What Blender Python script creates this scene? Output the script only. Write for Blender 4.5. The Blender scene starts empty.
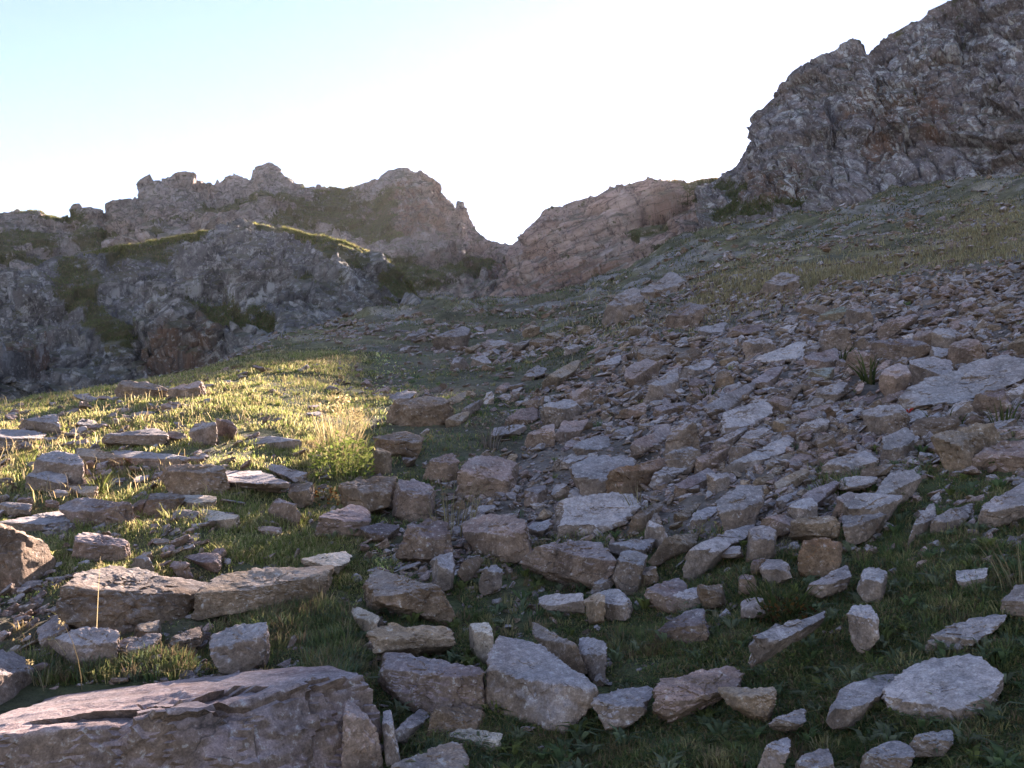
import bpy, math, random
import numpy as np
from mathutils import Vector

scene = bpy.context.scene
COL = scene.collection
rng = np.random.default_rng(11)
random.seed(11)
R = math.radians

# ------------------------------------------------------------------ camera
F = 924.0
PITCH = R(4.1)
CP, SP = math.cos(PITCH), math.sin(PITCH)
CAM = np.array([0.0, 0.0, 1.6])
cam_d = bpy.data.cameras.new('camera')
cam = bpy.data.objects.new('camera', cam_d)
COL.objects.link(cam)
cam.location = CAM
cam.rotation_euler = (math.pi / 2 + PITCH, 0, 0)
cam_d.sensor_width = 36
cam_d.lens = F / 1024 * 36
cam_d.clip_start = 0.05
cam_d.clip_end = 6000
scene.camera = cam


def pix_ray(px, py):
    """direction with y component 1 (depth along world +Y)"""
    px = np.asarray(px, float); py = np.asarray(py, float)
    x = (px - 512) / F
    v = (384 - py) / F
    yy = CP - SP * v
    zz = SP + CP * v
    return np.stack([x / yy, np.ones_like(yy), zz / yy], -1)


def project(p):
    d = p - CAM
    fwd = d[..., 1] * CP + d[..., 2] * SP
    up = -d[..., 1] * SP + d[..., 2] * CP
    fwd = np.where(fwd < 1e-3, 1e-3, fwd)
    return 512 + F * d[..., 0] / fwd, 384 - F * up / fwd


# ------------------------------------------------------------------ noise
def _hash(ix, iy, iz, seed):
    h = (ix.astype(np.int64) * 374761393 + iy.astype(np.int64) * 668265263 + iz.astype(np.int64) * 2147483647 + seed * 974711) & 0xFFFFFFFF
    h = ((h ^ (h >> 13)) * 1274126177) & 0xFFFFFFFF
    h = ((h ^ (h >> 15)) * 2246822519) & 0xFFFFFFFF
    return h ^ (h >> 16)


def hash01(ix, iy, iz, seed):
    return (_hash(ix, iy, iz, seed) & 0xFFFFFF) / float(0xFFFFFF)


def vnoise(p, seed=0):
    i = np.floor(p)
    f = p - i
    f = f * f * f * (f * (f * 6 - 15) + 10)
    i = i.astype(np.int64)
    out = 0
    for dx in (0, 1):
        wx = f[..., 0] if dx else 1 - f[..., 0]
        for dy in (0, 1):
            wy = f[..., 1] if dy else 1 - f[..., 1]
            for dz in (0, 1):
                wz = f[..., 2] if dz else 1 - f[..., 2]
                out = out + wx * wy * wz * hash01(i[..., 0] + dx, i[..., 1] + dy, i[..., 2] + dz, seed)
    return out * 2 - 1


def fbm(p, octaves=4, seed=0, gain=0.5):
    a, s, out = 1.0, 1.0, 0
    for k in range(octaves):
        out = out + a * vnoise(p * s + 17.3 * k, seed + k)
        a *= gain; s *= 2.03
    return out


def facets(p, seed=0, tilt=0.8, edge=False):
    """cellular noise: each cell is a tilted plane of its own height - reads as broken rock"""
    i = np.floor(p).astype(np.int64)
    best = np.full(p.shape[:-1], 1e9); sec = best.copy()
    val = np.zeros(p.shape[:-1])
    for dx in (-1, 0, 1):
        for dy in (-1, 0, 1):
            for dz in (-1, 0, 1):
                cx, cy, cz = i[..., 0] + dx, i[..., 1] + dy, i[..., 2] + dz
                ox = p[..., 0] - (cx + hash01(cx, cy, cz, seed))
                oy = p[..., 1] - (cy + hash01(cx, cy, cz, seed + 1))
                oz = p[..., 2] - (cz + hash01(cx, cy, cz, seed + 2))
                d = ox * ox + oy * oy + oz * oz
                h = hash01(cx, cy, cz, seed + 3) * 2 - 1
                gx = hash01(cx, cy, cz, seed + 4) * 2 - 1
                gy = hash01(cx, cy, cz, seed + 5) * 2 - 1
                gz = hash01(cx, cy, cz, seed + 6) * 2 - 1
                v = h + tilt * (gx * ox + gy * oy + gz * oz)
                m = d < best
                sec = np.where(m, best, np.minimum(sec, d))
                val = np.where(m, v, val)
                best = np.where(m, d, best)
    if edge:
        return val, np.sqrt(sec) - np.sqrt(best)
    return val


def sstep(a, b, x):
    t = np.clip((x - a) / (b - a), 0, 1)
    return t * t * (3 - 2 * t)


# ------------------------------------------------------------------ mesh helpers
def mesh_from(name, verts, tris=None, quads=None, smooth=False, attrs=None):
    me = bpy.data.meshes.new(name)
    verts = np.ascontiguousarray(verts, np.float32)
    nt = 0 if tris is None else len(tris)
    nq = 0 if quads is None else len(quads)
    me.vertices.add(len(verts))
    me.vertices.foreach_set('co', verts.ravel())
    loops = []
    starts = []
    if nt:
        loops.append(np.asarray(tris, np.int32).ravel()); starts.append(np.arange(nt, dtype=np.int32) * 3)
    if nq:
        loops.append(np.asarray(quads, np.int32).ravel()); starts.append(nt * 3 + np.arange(nq, dtype=np.int32) * 4)
    loops = np.concatenate(loops); starts = np.concatenate(starts)
    me.loops.add(len(loops)); me.loops.foreach_set('vertex_index', loops)
    me.polygons.add(nt + nq); me.polygons.foreach_set('loop_start', starts)
    me.polygons.foreach_set('use_smooth', np.full(nt + nq, bool(smooth)))
    if attrs:
        for k, v in attrs.items():
            a = me.attributes.new(k, 'FLOAT_COLOR', 'POINT')
            v = np.asarray(v, np.float32)
            if v.shape[1] == 3:
                v = np.concatenate([v, np.ones((len(v), 1), np.float32)], 1)
            a.data.foreach_set('color', np.ascontiguousarray(v).ravel())
    me.update(calc_edges=True)
    return me


def link(name, me, mat=None, parent=None, loc=(0, 0, 0)):
    o = bpy.data.objects.new(name, me)
    COL.objects.link(o)
    o.location = loc
    if mat:
        me.materials.append(mat)
    if parent:
        o.parent = parent
    return o


def tag(o, label=None, cat=None, group=None, kind=None):
    if label: o['label'] = label
    if cat: o['category'] = cat
    if group: o['group'] = group
    if kind: o['kind'] = kind
    return o


def grid_quads(ns, nt):
    a = np.arange(ns * nt).reshape(ns, nt)
    return np.stack([a[:-1, :-1], a[1:, :-1], a[1:, 1:], a[:-1, 1:]], -1).reshape(-1, 4)


def grid_normals(P):
    ds = np.gradient(P, axis=0); dt = np.gradient(P, axis=1)
    n = np.cross(ds, dt)
    return n / (np.linalg.norm(n, axis=-1, keepdims=True) + 1e-9)


def blur(a, k):
    for ax in (0, 1):
        for _ in range(k):
            p = np.pad(a, [(1, 1) if i == ax else (0, 0) for i in range(a.ndim)], mode='edge')
            sl = lambda o: tuple(slice(o, o + a.shape[ax]) if i == ax else slice(None) for i in range(a.ndim))
            a = 0.25 * p[sl(0)] + 0.5 * p[sl(1)] + 0.25 * p[sl(2)]
    return a


# ------------------------------------------------------------------ materials
class NT:
    def __init__(self, name):
        self.mat = bpy.data.materials.new(name)
        self.mat.use_nodes = True
        self.t = self.mat.node_tree
        self.t.nodes.clear()

    def n(self, typ, **kw):
        nd = self.t.nodes.new(typ)
        for k, v in kw.items():
            if k.startswith('i_'):
                nd.inputs[k[2:].replace('_', ' ')].default_value = v
            else:
                setattr(nd, k, v)
        return nd

    def l(self, a, b):
        self.t.links.new(a, b)

    def noise(self, vec, scale, detail=6, rough=0.6, dist=0.0):
        nd = self.n('ShaderNodeTexNoise')
        nd.inputs['Scale'].default_value = scale
        nd.inputs['Detail'].default_value = detail
        nd.inputs['Roughness'].default_value = rough
        nd.inputs['Distortion'].default_value = dist
        self.l(vec, nd.inputs['Vector'])
        return nd.outputs['Fac']

    def vor(self, vec, scale, feature='F1', out='Distance'):
        nd = self.n('ShaderNodeTexVoronoi', feature=feature)
        nd.inputs['Scale'].default_value = scale
        self.l(vec, nd.inputs['Vector'])
        return nd.outputs[out]

    def ramp(self, fac, a, b, va=0.0, vb=1.0):
        nd = self.n('ShaderNodeMapRange', interpolation_type='SMOOTHSTEP')
        nd.inputs['From Min'].default_value = a
        nd.inputs['From Max'].default_value = b
        nd.inputs['To Min'].default_value = va
        nd.inputs['To Max'].default_value = vb
        self.l(fac, nd.inputs['Value'])
        return nd.outputs['Result']

    def math(self, op, a, b):
        nd = self.n('ShaderNodeMath', operation=op)
        for k, v in enumerate((a, b)):
            if isinstance(v, (int, float)): nd.inputs[k].default_value = v
            else: self.l(v, nd.inputs[k])
        return nd.outputs[0]

    def mix(self, fac, a, b, blend='MIX'):
        nd = self.n('ShaderNodeMix', data_type='RGBA', blend_type=blend)
        for sock, v in ((nd.inputs[0], fac), (nd.inputs[6], a), (nd.inputs[7], b)):
            if isinstance(v, (int, float)): sock.default_value = v
            elif isinstance(v, tuple): sock.default_value = v if len(v) == 4 else v + (1,)
            else: self.l(v, sock)
        return nd.outputs[2]

    def scale(self, col, fac):
        nd = self.n('ShaderNodeVectorMath', operation='SCALE')
        self.l(col, nd.inputs[0])
        if isinstance(fac, (int, float)): nd.inputs['Scale'].default_value = fac
        else: self.l(fac, nd.inputs['Scale'])
        return nd.outputs[0]

    def stretch(self, vec, s, rot=(0, 0, 0)):
        r_ = self.n('ShaderNodeMapping')
        r_.inputs['Rotation'].default_value = rot
        self.l(vec, r_.inputs['Vector'])
        nd = self.n('ShaderNodeMapping')
        nd.inputs['Scale'].default_value = s
        self.l(r_.outputs[0], nd.inputs['Vector'])
        return nd.outputs[0]

    def bump(self, h, strength, dist, prev=None):
        nd = self.n('ShaderNodeBump')
        nd.inputs['Strength'].default_value = strength
        nd.inputs['Distance'].default_value = dist
        self.l(h, nd.inputs['Height'])
        if prev: self.l(prev, nd.inputs['Normal'])
        return nd.outputs[0]

    def finish(self, col, normal=None, rough=0.92, spec=0.25, trans=0.0):
        b = self.n('ShaderNodeBsdfPrincipled')
        if isinstance(col, tuple): b.inputs['Base Color'].default_value = col
        else: self.l(col, b.inputs['Base Color'])
        b.inputs['Roughness'].default_value = rough
        b.inputs['Specular IOR Level'].default_value = spec
        if normal: self.l(normal, b.inputs['Normal'])
        out = self.n('ShaderNodeOutputMaterial')
        sh = b.outputs[0]
        if trans:
            tr = self.n('ShaderNodeBsdfTranslucent')
            if isinstance(col, tuple): tr.inputs['Color'].default_value = col
            else: self.l(col, tr.inputs['Color'])
            mx = self.n('ShaderNodeMixShader')
            mx.inputs[0].default_value = trans
            self.l(sh, mx.inputs[1]); self.l(tr.outputs[0], mx.inputs[2])
            sh = mx.outputs[0]
        self.l(sh, out.inputs['Surface'])
        return self.mat


def rock_material(name, from_attr=False):
    m = NT(name)
    g = m.n('ShaderNodeNewGeometry')
    pos = g.outputs['Position']
    sep = m.n('ShaderNodeSeparateXYZ'); m.l(g.outputs['Normal'], sep.inputs[0])
    nz = sep.outputs['Z']
    if from_attr:
        a = m.n('ShaderNodeAttribute', attribute_name='tint'); tint = a.outputs['Color']
    else:
        a = m.n('ShaderNodeObjectInfo'); tint = a.outputs['Color']
    n1 = m.noise(pos, 5.5, 7, 0.65)
    n2 = m.noise(pos, 38, 6, 0.7)
    n3 = m.noise(pos, 150, 3, 0.7)
    big = m.noise(pos, 2.2, 3, 0.5, 0.6)
    col = m.scale(tint, m.ramp(n1, 0.25, 0.75, 0.55, 1.25))
    # iron-stained unweathered sides with shade painted into the brown, pale weathered tops
    stain_shade = m.math('MULTIPLY', m.ramp(nz, 0.72, 0.28), m.ramp(big, 0.12, 0.46))
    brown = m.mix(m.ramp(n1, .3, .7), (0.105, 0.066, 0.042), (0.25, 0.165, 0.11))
    col = m.mix(m.math('MULTIPLY', stain_shade, 0.78), col, brown)
    # crustose lichen: pale and dark specks
    sp = m.math('MULTIPLY', m.ramp(n2, 0.56, 0.66), m.ramp(nz, -0.2, 0.45))
    col = m.mix(m.math('MULTIPLY', sp, 0.5), col, (0.46, 0.45, 0.43))
    pale = m.math('MULTIPLY', m.ramp(nz, 0.3, 0.85), m.ramp(big, 0.62, 0.38))
    col = m.mix(m.math('MULTIPLY', pale, 0.34), col, (0.38, 0.365, 0.375))
    dk = m.ramp(m.noise(pos, 21, 5, 0.75), 0.60, 0.70)
    col = m.mix(m.math('MULTIPLY', dk, 0.5), col, (0.045, 0.04, 0.04))
    col = m.scale(col, m.ramp(n3, 0.2, 0.8, 0.66, 1.30))
    col = m.scale(col, m.ramp(n2, 0.32, 0.68, 0.72, 1.22))
    pit = m.ramp(m.noise(pos, 60, 4, 0.8), 0.62, 0.70)
    col = m.mix(m.math('MULTIPLY', pit, 0.55), col, (0.05, 0.04, 0.035))
    wv = m.n('ShaderNodeVectorMath', operation='ADD')
    nc = m.n('ShaderNodeTexNoise'); nc.inputs['Scale'].default_value = 6.0; nc.inputs['Detail'].default_value = 4
    m.l(pos, nc.inputs['Vector'])
    m.l(m.stretch(m.scale(nc.outputs['Color'], 0.22), (1, 1, 1)), wv.inputs[0]); m.l(m.stretch(pos, (1, 1, 1.9), (0.5, 0.35, 0.2)), wv.inputs[1])
    ed = m.vor(wv.outputs[0], 3.1, 'DISTANCE_TO_EDGE')
    crack = m.math('MULTIPLY', m.ramp(ed, 0.012, 0.001), m.ramp(m.noise(pos, 1.9, 3, 0.6), 0.5, 0.62))
    col = m.mix(m.math('MULTIPLY', crack, 0.6), col, (0.03, 0.026, 0.024))
    earth = m.ramp(m.noise(pos, 3.3, 6, 0.7), 0.55, 0.72)
    col = m.mix(m.math('MULTIPLY', earth, 0.4), col, (0.12, 0.088, 0.06))
    st = m.stretch(pos, (3, 3, 22), (0.35, 0.45, 0))
    lay = m.noise(st, 1.6, 4, 0.6)
    b = m.bump(lay, 0.35, 0.025)
    b = m.bump(m.ramp(ed, 0.0, 0.02), 0.2, 0.008, b)
    b = m.bump(n1, 0.5, 0.05, b)
    b = m.bump(n2, 0.6, 0.012, b)
    b = m.bump(n3, 0.4, 0.004, b)
    return m.finish(col, b)


def cliff_material(name, base, warm, lichen=0.5, warm_amt=0.4, grass=0.6, strata_rot=(0.3, 0.5, 0.0), stretch=(1, 1, 3.5), gz=(0.52, 0.75), joint=0.45, jamt=0.45):
    m = NT(name)
    g = m.n('ShaderNodeNewGeometry')
    pos = g.outputs['Position']
    sep = m.n('ShaderNodeSeparateXYZ'); m.l(g.outputs['Normal'], sep.inputs[0])
    nz = sep.outputs['Z']
    sv = m.stretch(pos, stretch, strata_rot)
    n0 = m.noise(pos, 0.10, 5, 0.6, 0.5)
    n1 = m.noise(sv, 0.55, 8, 0.68, 0.3)
    n2 = m.noise(sv, 2.4, 7, 0.7)
    n3 = m.noise(pos, 6.0, 5, 0.7)
    at = m.n('ShaderNodeAttribute', attribute_name='cover')
    sc_ = m.n('ShaderNodeSeparateColor'); m.l(at.outputs['Color'], sc_.inputs[0])
    gr_, ru_, pa_ = sc_.outputs[0], sc_.outputs[1], sc_.outputs[2]
    col = m.mix(m.math('MULTIPLY', m.ramp(n0, 0.42, 0.62), warm_amt), base, warm)
    col = m.mix(m.math('MULTIPLY', m.math('MULTIPLY', ru_, m.ramp(n1, 0.3, 0.6)), 0.75), col, (0.17, 0.085, 0.05))
    col = m.scale(col, m.ramp(n1, 0.28, 0.72, 0.55, 1.45))
    blot = m.noise(m.stretch(pos, (1.0, 1.0, 0.55), strata_rot), 1.05, 7, 0.72, 0.8)
    area = m.math('MAXIMUM', m.math('MULTIPLY', m.ramp(m.noise(pos, 0.22, 4, 0.6), 0.36, 0.62), 0.9), pa_)
    li = m.math('MULTIPLY', m.ramp(blot, 0.49, 0.60), area)
    li2 = m.math('MULTIPLY', m.ramp(m.noise(pos, 4.2, 4, 0.7), 0.56, 0.64), 0.7)
    col = m.mix(m.math('MULTIPLY', m.math('MAXIMUM', li, li2), lichen), col, (0.58, 0.555, 0.54))
    dk = m.ramp(m.noise(m.stretch(pos, (2.2, 1.0, 0.8), strata_rot), 0.9, 7, 0.75, 0.5), 0.54, 0.66)
    col = m.mix(m.math('MULTIPLY', dk, 0.72), col, (0.05, 0.043, 0.047))
    jv = m.n('ShaderNodeVectorMath', operation='ADD')
    nj = m.n('ShaderNodeTexNoise'); nj.inputs['Scale'].default_value = 0.7; nj.inputs['Detail'].default_value = 5
    m.l(pos, nj.inputs['Vector'])
    m.l(m.scale(nj.outputs['Color'], 1.7), jv.inputs[0]); m.l(sv, jv.inputs[1])
    je = m.vor(jv.outputs[0], joint, 'DISTANCE_TO_EDGE')
    jf = m.math('MULTIPLY', m.ramp(je, 0.05, 0.005), m.ramp(n0, 0.35, 0.5))
    col = m.mix(m.math('MULTIPLY', jf, jamt), col, (0.04, 0.034, 0.036))
    gcol = m.mix(m.ramp(m.noise(pos, 0.9, 5, 0.7), 0.35, 0.65), (0.075, 0.078, 0.036), (0.150, 0.125, 0.070))
    gf = m.math('MULTIPLY', m.ramp(m.math('ADD', nz, m.math('MULTIPLY', m.noise(pos, 0.7, 5, 0.7), 0.35)), gz[0] + 0.17, gz[1] + 0.17), grass)
    gf = m.math('MAXIMUM', m.math('MULTIPLY', gf, 0.7), m.ramp(m.math('ADD', gr_, m.math('MULTIPLY', m.ramp(m.noise(pos, 0.8, 8, 0.8), .3, .7), 1.7)), 1.25, 1.65))
    col = m.mix(gf, col, gcol)
    b = m.bump(n1, 0.7, 0.8)
    b = m.bump(m.ramp(je, 0.0, 0.08), 0.35, 0.3, b)
    b = m.bump(n2, 0.8, 0.25, b)
    b = m.bump(n3, 0.6, 0.09, b)
    return m.finish(col, b)


def grass_material(name, trans=0.45):
    m = NT(name)
    a = m.n('ShaderNodeAttribute', attribute_name='tint')
    return m.finish(a.outputs['Color'], None, 0.75, 0.2, trans)
# ------------------------------------------------------------------ terrain height field
YS = np.array([2.2, 3, 4.5, 6.5, 9, 13, 16, 20, 32, 50, 75, 100, 140], float)
TABLE = {
    -260: [950, 782, 620, 524, 466, 430, 420, 426, 450, 455, 450, 445, 440],
    0:    [950, 770, 612, 515, 455, 410, 404, 412, 424, 425, 420, 415, 410],
    100:  [950, 770, 608, 511, 449, 402, 390, 394, 404, 405, 400, 395, 390],
    200:  [950, 771, 606, 506, 441, 394, 376, 370, 381, 384, 380, 375, 370],
    250:  [950, 771, 606, 505, 439, 392, 370, 356, 355, 361, 358, 352, 350],
    300:  [950, 772, 607, 505, 441, 392, 370, 356, 346, 342, 336, 332, 330],
    360:  [950, 772, 607, 506, 446, 397, 374, 355, 333, 320, 312, 308, 305],
    420:  [950, 772, 607, 508, 446, 399, 377, 359, 334, 317, 308, 303, 300],
    515:  [950, 772, 607, 506, 443, 393, 372, 356, 332, 317, 309, 305, 302],
    600:  [935, 756, 590, 489, 424, 375, 353, 338, 318, 303, 294, 288, 284],
    700:  [915, 735, 570, 468, 404, 353, 331, 317, 296, 272, 250, 236, 228],
    800:  [894, 715, 550, 450, 385, 335, 314, 295, 267, 244, 222, 208, 200],
    900:  [874, 695, 530, 430, 366, 315, 292, 272, 245, 224, 206, 192, 184],
    1024: [849, 670, 505, 405, 342, 291, 268, 248, 222, 200, 184, 170, 160],
    1300: [792, 612, 448, 350, 288, 236, 213, 194, 165, 140, 120, 108, 100],
}
_pxs = np.array(sorted(TABLE), float)
_tab = np.array([TABLE[int(k)] for k in _pxs], float)
_e = np.zeros_like(_tab); _u = (_pxs - 512) / F
for _i in range(len(_pxs)):
    _e[_i] = pix_ray(np.full(len(YS), _pxs[_i]), _tab[_i])[:, 2]
NU, NY = 260, 200
UG = np.linspace(_u[0], _u[-1], NU)
LG = np.linspace(math.log(YS[0]), math.log(YS[-1]), NY)
_t1 = np.stack([np.interp(LG, np.log(YS), _e[i] * YS) for i in range(len(_pxs))])   # relative heights
EG = np.stack([np.interp(UG, _u, _t1[:, j]) for j in range(NY)], 1)
EG = blur(EG, 14)


def base_plane(x, y):
    yy = np.where(y > 60, 60 + 60 * (1 - np.exp(-(np.maximum(y, 60) - 60) / 60)), np.where(y < 0, -60 * (1 - np.exp(np.minimum(y, 0) / 60)), y))
    xs = np.log1p(np.exp(np.clip(x * 1.5, -30, 30))) / 1.5 - 0.46
    xs = 80 * (1 - np.exp(-np.maximum(xs, -0.46) / 80))
    return 0.185 * yy + 0.2 * xs


def height0(x, y):
    Y = np.clip(y, YS[0], YS[-1] * 0.999)
    u = np.clip(x / np.maximum(y, 1e-3), UG[0], UG[-1] - 1e-6)
    fu = (u - UG[0]) / (UG[1] - UG[0]); fy = (np.log(Y) - LG[0]) / (LG[1] - LG[0])
    iu = np.clip(fu.astype(int), 0, NU - 2); iy = np.clip(fy.astype(int), 0, NY - 2)
    fu = fu - iu; fy = fy - iy
    z = (EG[iu, iy] * (1 - fu) * (1 - fy) + EG[iu + 1, iy] * fu * (1 - fy) + EG[iu, iy + 1] * (1 - fu) * fy + EG[iu + 1, iy + 1] * fu * fy) + CAM[2]
    ua = np.abs(x) / np.maximum(y, 1e-3)
    w = sstep(1.4, 2.4, y) * (1 - sstep(0.95, 1.5, ua)) * (1 - sstep(130, 200, y))
    return z * w + base_plane(x, y) * (1 - w)


def height(x, y):
    p = np.stack([x, y, np.zeros_like(x)], -1)
    r = np.hypot(x, y)
    near = 1 - sstep(14, 30, r)
    h = height0(x, y)
    kn = sstep(0.2, -1.2, x) * near * sstep(4.0, 5.5, y)
    h = h + 0.04 * fbm(p * 0.9, 4, 5) * sstep(0.4, 2.0, r) * (1 - .15 * kn)
    h = h + 0.022 * fbm(p * 4.5, 3, 9) * near * (1 - .5 * kn)
    far = sstep(14, 45, r) * (1 - sstep(150, 260, r))
    h = h + far * (0.36 * fbm(p * 0.22, 5, 21) + 0.34 * np.abs(fbm(p * 0.55, 4, 25)))
    h = h + 0.9 * far * np.maximum(0, fbm(p * 0.11 + 3.1, 3, 29) - 0.1) * (1 - sstep(90, 120, r))
    return h


CAM[2] = 1.6 + float(height0(np.array([0.0]), np.array([0.0]))[0])
cam.location = CAM
GY = np.exp(np.linspace(math.log(1.9), math.log(135), 700))


def ground_hit(px, py):
    """world point where the line of sight meets the ground"""
    px = np.atleast_1d(np.asarray(px, float)); py = np.atleast_1d(np.asarray(py, float))
    d = pix_ray(px, py)
    X = d[:, 0:1] * GY; Z = CAM[2] + d[:, 2:3] * GY
    below = Z < height0(X, np.broadcast_to(GY, X.shape))
    k = np.where(below.any(1), below.argmax(1), len(GY) - 1)
    Y = GY[k]
    return np.stack([d[:, 0] * Y, Y, height0(d[:, 0] * Y, Y)], -1)


# cover: what grows or lies where, from the place itself (projected only to read the survey map drawn on the photo)
def cover(x, y):
    """returns weights: turf, dry straw, scree"""
    z = height0(x, y)
    px, py = project(np.stack([x, y, z], -1))
    p = np.stack([x, y, np.zeros_like(x)], -1)
    n = fbm(p * 0.5, 4, 41); n2 = fbm(p * 0.16, 4, 44)
    knoll = sstep(395, 340, px + 40 * n) * sstep(24, 18, y) * sstep(620, 560, py)
    fore = sstep(560, 640, py + 40 * n + 0.12 * (px - 500))
    rside = sstep(800, 900, px + 60 * n) * sstep(420, 500, py + 30 * n)
    scree = sstep(520, 640, px + (py - 400) * 0.9 + 60 * n) * sstep(250, 300, py + 0.1 * (px - 760) + 30 * n) * (1 - fore) * (1 - rside)
    upper = sstep(16, 24, y)
    stripe = sstep(0.1, 0.5, n2 + 0.6 * n) * upper
    strawline = np.exp(-((py - (296 - 0.16 * (px - 760))) / 17) ** 2) * sstep(690, 750, px) * upper * sstep(-.5, .2, n) + np.exp(-(np.hypot((px - 1000) / 50, (py - 235) / 26)) ** 2) * upper
    scree = np.clip(scree * (1 - 0.7 * stripe) * (1 - .8 * np.clip(strawline, 0, 1)) * (1 - .8 * upper * sstep(300, 270, py + 0.1 * (px - 760))) + 0.55 * upper * sstep(820, 900, px) * sstep(0.0, 0.5, n), 0, 1)
    turf = np.clip(knoll + fore + rside + 0.55 * (1 - scree) * (0.6 + 0.7 * n), 0, 1)
    dry = np.clip(strawline + 0.45 * knoll * (0.5 + n) + 0.3 * upper * (0.2 + n), 0, 1)
    return turf, dry, scree, px, py


def lerp(a, b, t):
    return a + (b - a) * t[..., None]


def build_ground():
    az = np.concatenate([np.linspace(-180, -46, 40)[:-1], np.linspace(-46, 46, 820), np.linspace(46, 180, 40)[1:]])
    r = np.concatenate([[0.01, 0.3, 0.7, 1.0], np.exp(np.linspace(math.log(1.3), math.log(150), 640)), np.exp(np.linspace(math.log(160), math.log(3000), 24))])
    A, RR = np.meshgrid(np.radians(az), r, indexing='ij')
    x = RR * np.sin(A); y = RR * np.cos(A)
    z = height(x, y)
    turf, dry, scree, px, py = cover(x, y)
    p = np.stack([x, y, z], -1)
    n = fbm(p * 3.0, 3, 71)
    mott = sstep(0.05, 0.45, fbm(p * 0.55, 5, 73)) * sstep(16, 30, RR)
    soil = np.array([0.115, 0.088, 0.066]); grit = np.array([0.20, 0.16, 0.135])
    green = np.array([0.085, 0.098, 0.036]); straw = np.array([0.32, 0.245, 0.125]); heath = np.array([0.125, 0.108, 0.062])
    col = np.broadcast_to(soil, x.shape + (3,)).copy()
    col = lerp(col, grit, scree * (0.75 + 0.25 * n))
    col = lerp(col, heath, np.clip((1 - scree) * 0.7, 0, 1))
    green_ = green
    col = lerp(col, green_, np.clip(turf * (0.75 + 0.4 * n), 0, 1))
    col = lerp(col, np.array([0.27, 0.235, 0.215]), 0.75 * mott)
    col = lerp(col, straw, np.clip(dry * (0.8 + 0.5 * n), 0, 0.9))
    P = p.reshape(-1, 3)
    me = mesh_from('ground', P, quads=grid_quads(len(az), len(r)), smooth=True, attrs={'tint': np.clip(col, 0.01, 1).reshape(-1, 3)})
    m = NT('ground_cover')
    a = m.n('ShaderNodeAttribute', attribute_name='tint')
    g = m.n('ShaderNodeNewGeometry'); pos = g.outputs['Position']
    n1 = m.noise(pos, 1.3, 7, 0.7); n2 = m.noise(pos, 14, 6, 0.75); n3 = m.noise(pos, 70, 3, 0.7)
    c = m.scale(a.outputs['Color'], m.ramp(n1, 0.3, 0.7, 0.65, 1.4))
    c = m.scale(c, m.ramp(n2, 0.3, 0.7, 0.65, 1.4))
    b = m.bump(n1, 0.6, 0.2); b = m.bump(n2, 0.8, 0.05, b); b = m.bump(n3, 0.6, 0.015, b)
    o = link('ground', me, m.finish(c, b))
    tag(o, kind='structure')


build_ground()

# ------------------------------------------------------------------ cliffs
def rotm(rx, ry, rz):
    cx, sx, cy, sy, cz, sz = math.cos(rx), math.sin(rx), math.cos(ry), math.sin(ry), math.cos(rz), math.sin(rz)
    return (np.array([[cz, -sz, 0], [sz, cz, 0], [0, 0, 1]]) @ np.array([[cy, 0, sy], [0, 1, 0], [-sy, 0, cy]]) @ np.array([[1, 0, 0], [0, cx, -sx], [0, sx, cx]]))


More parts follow.
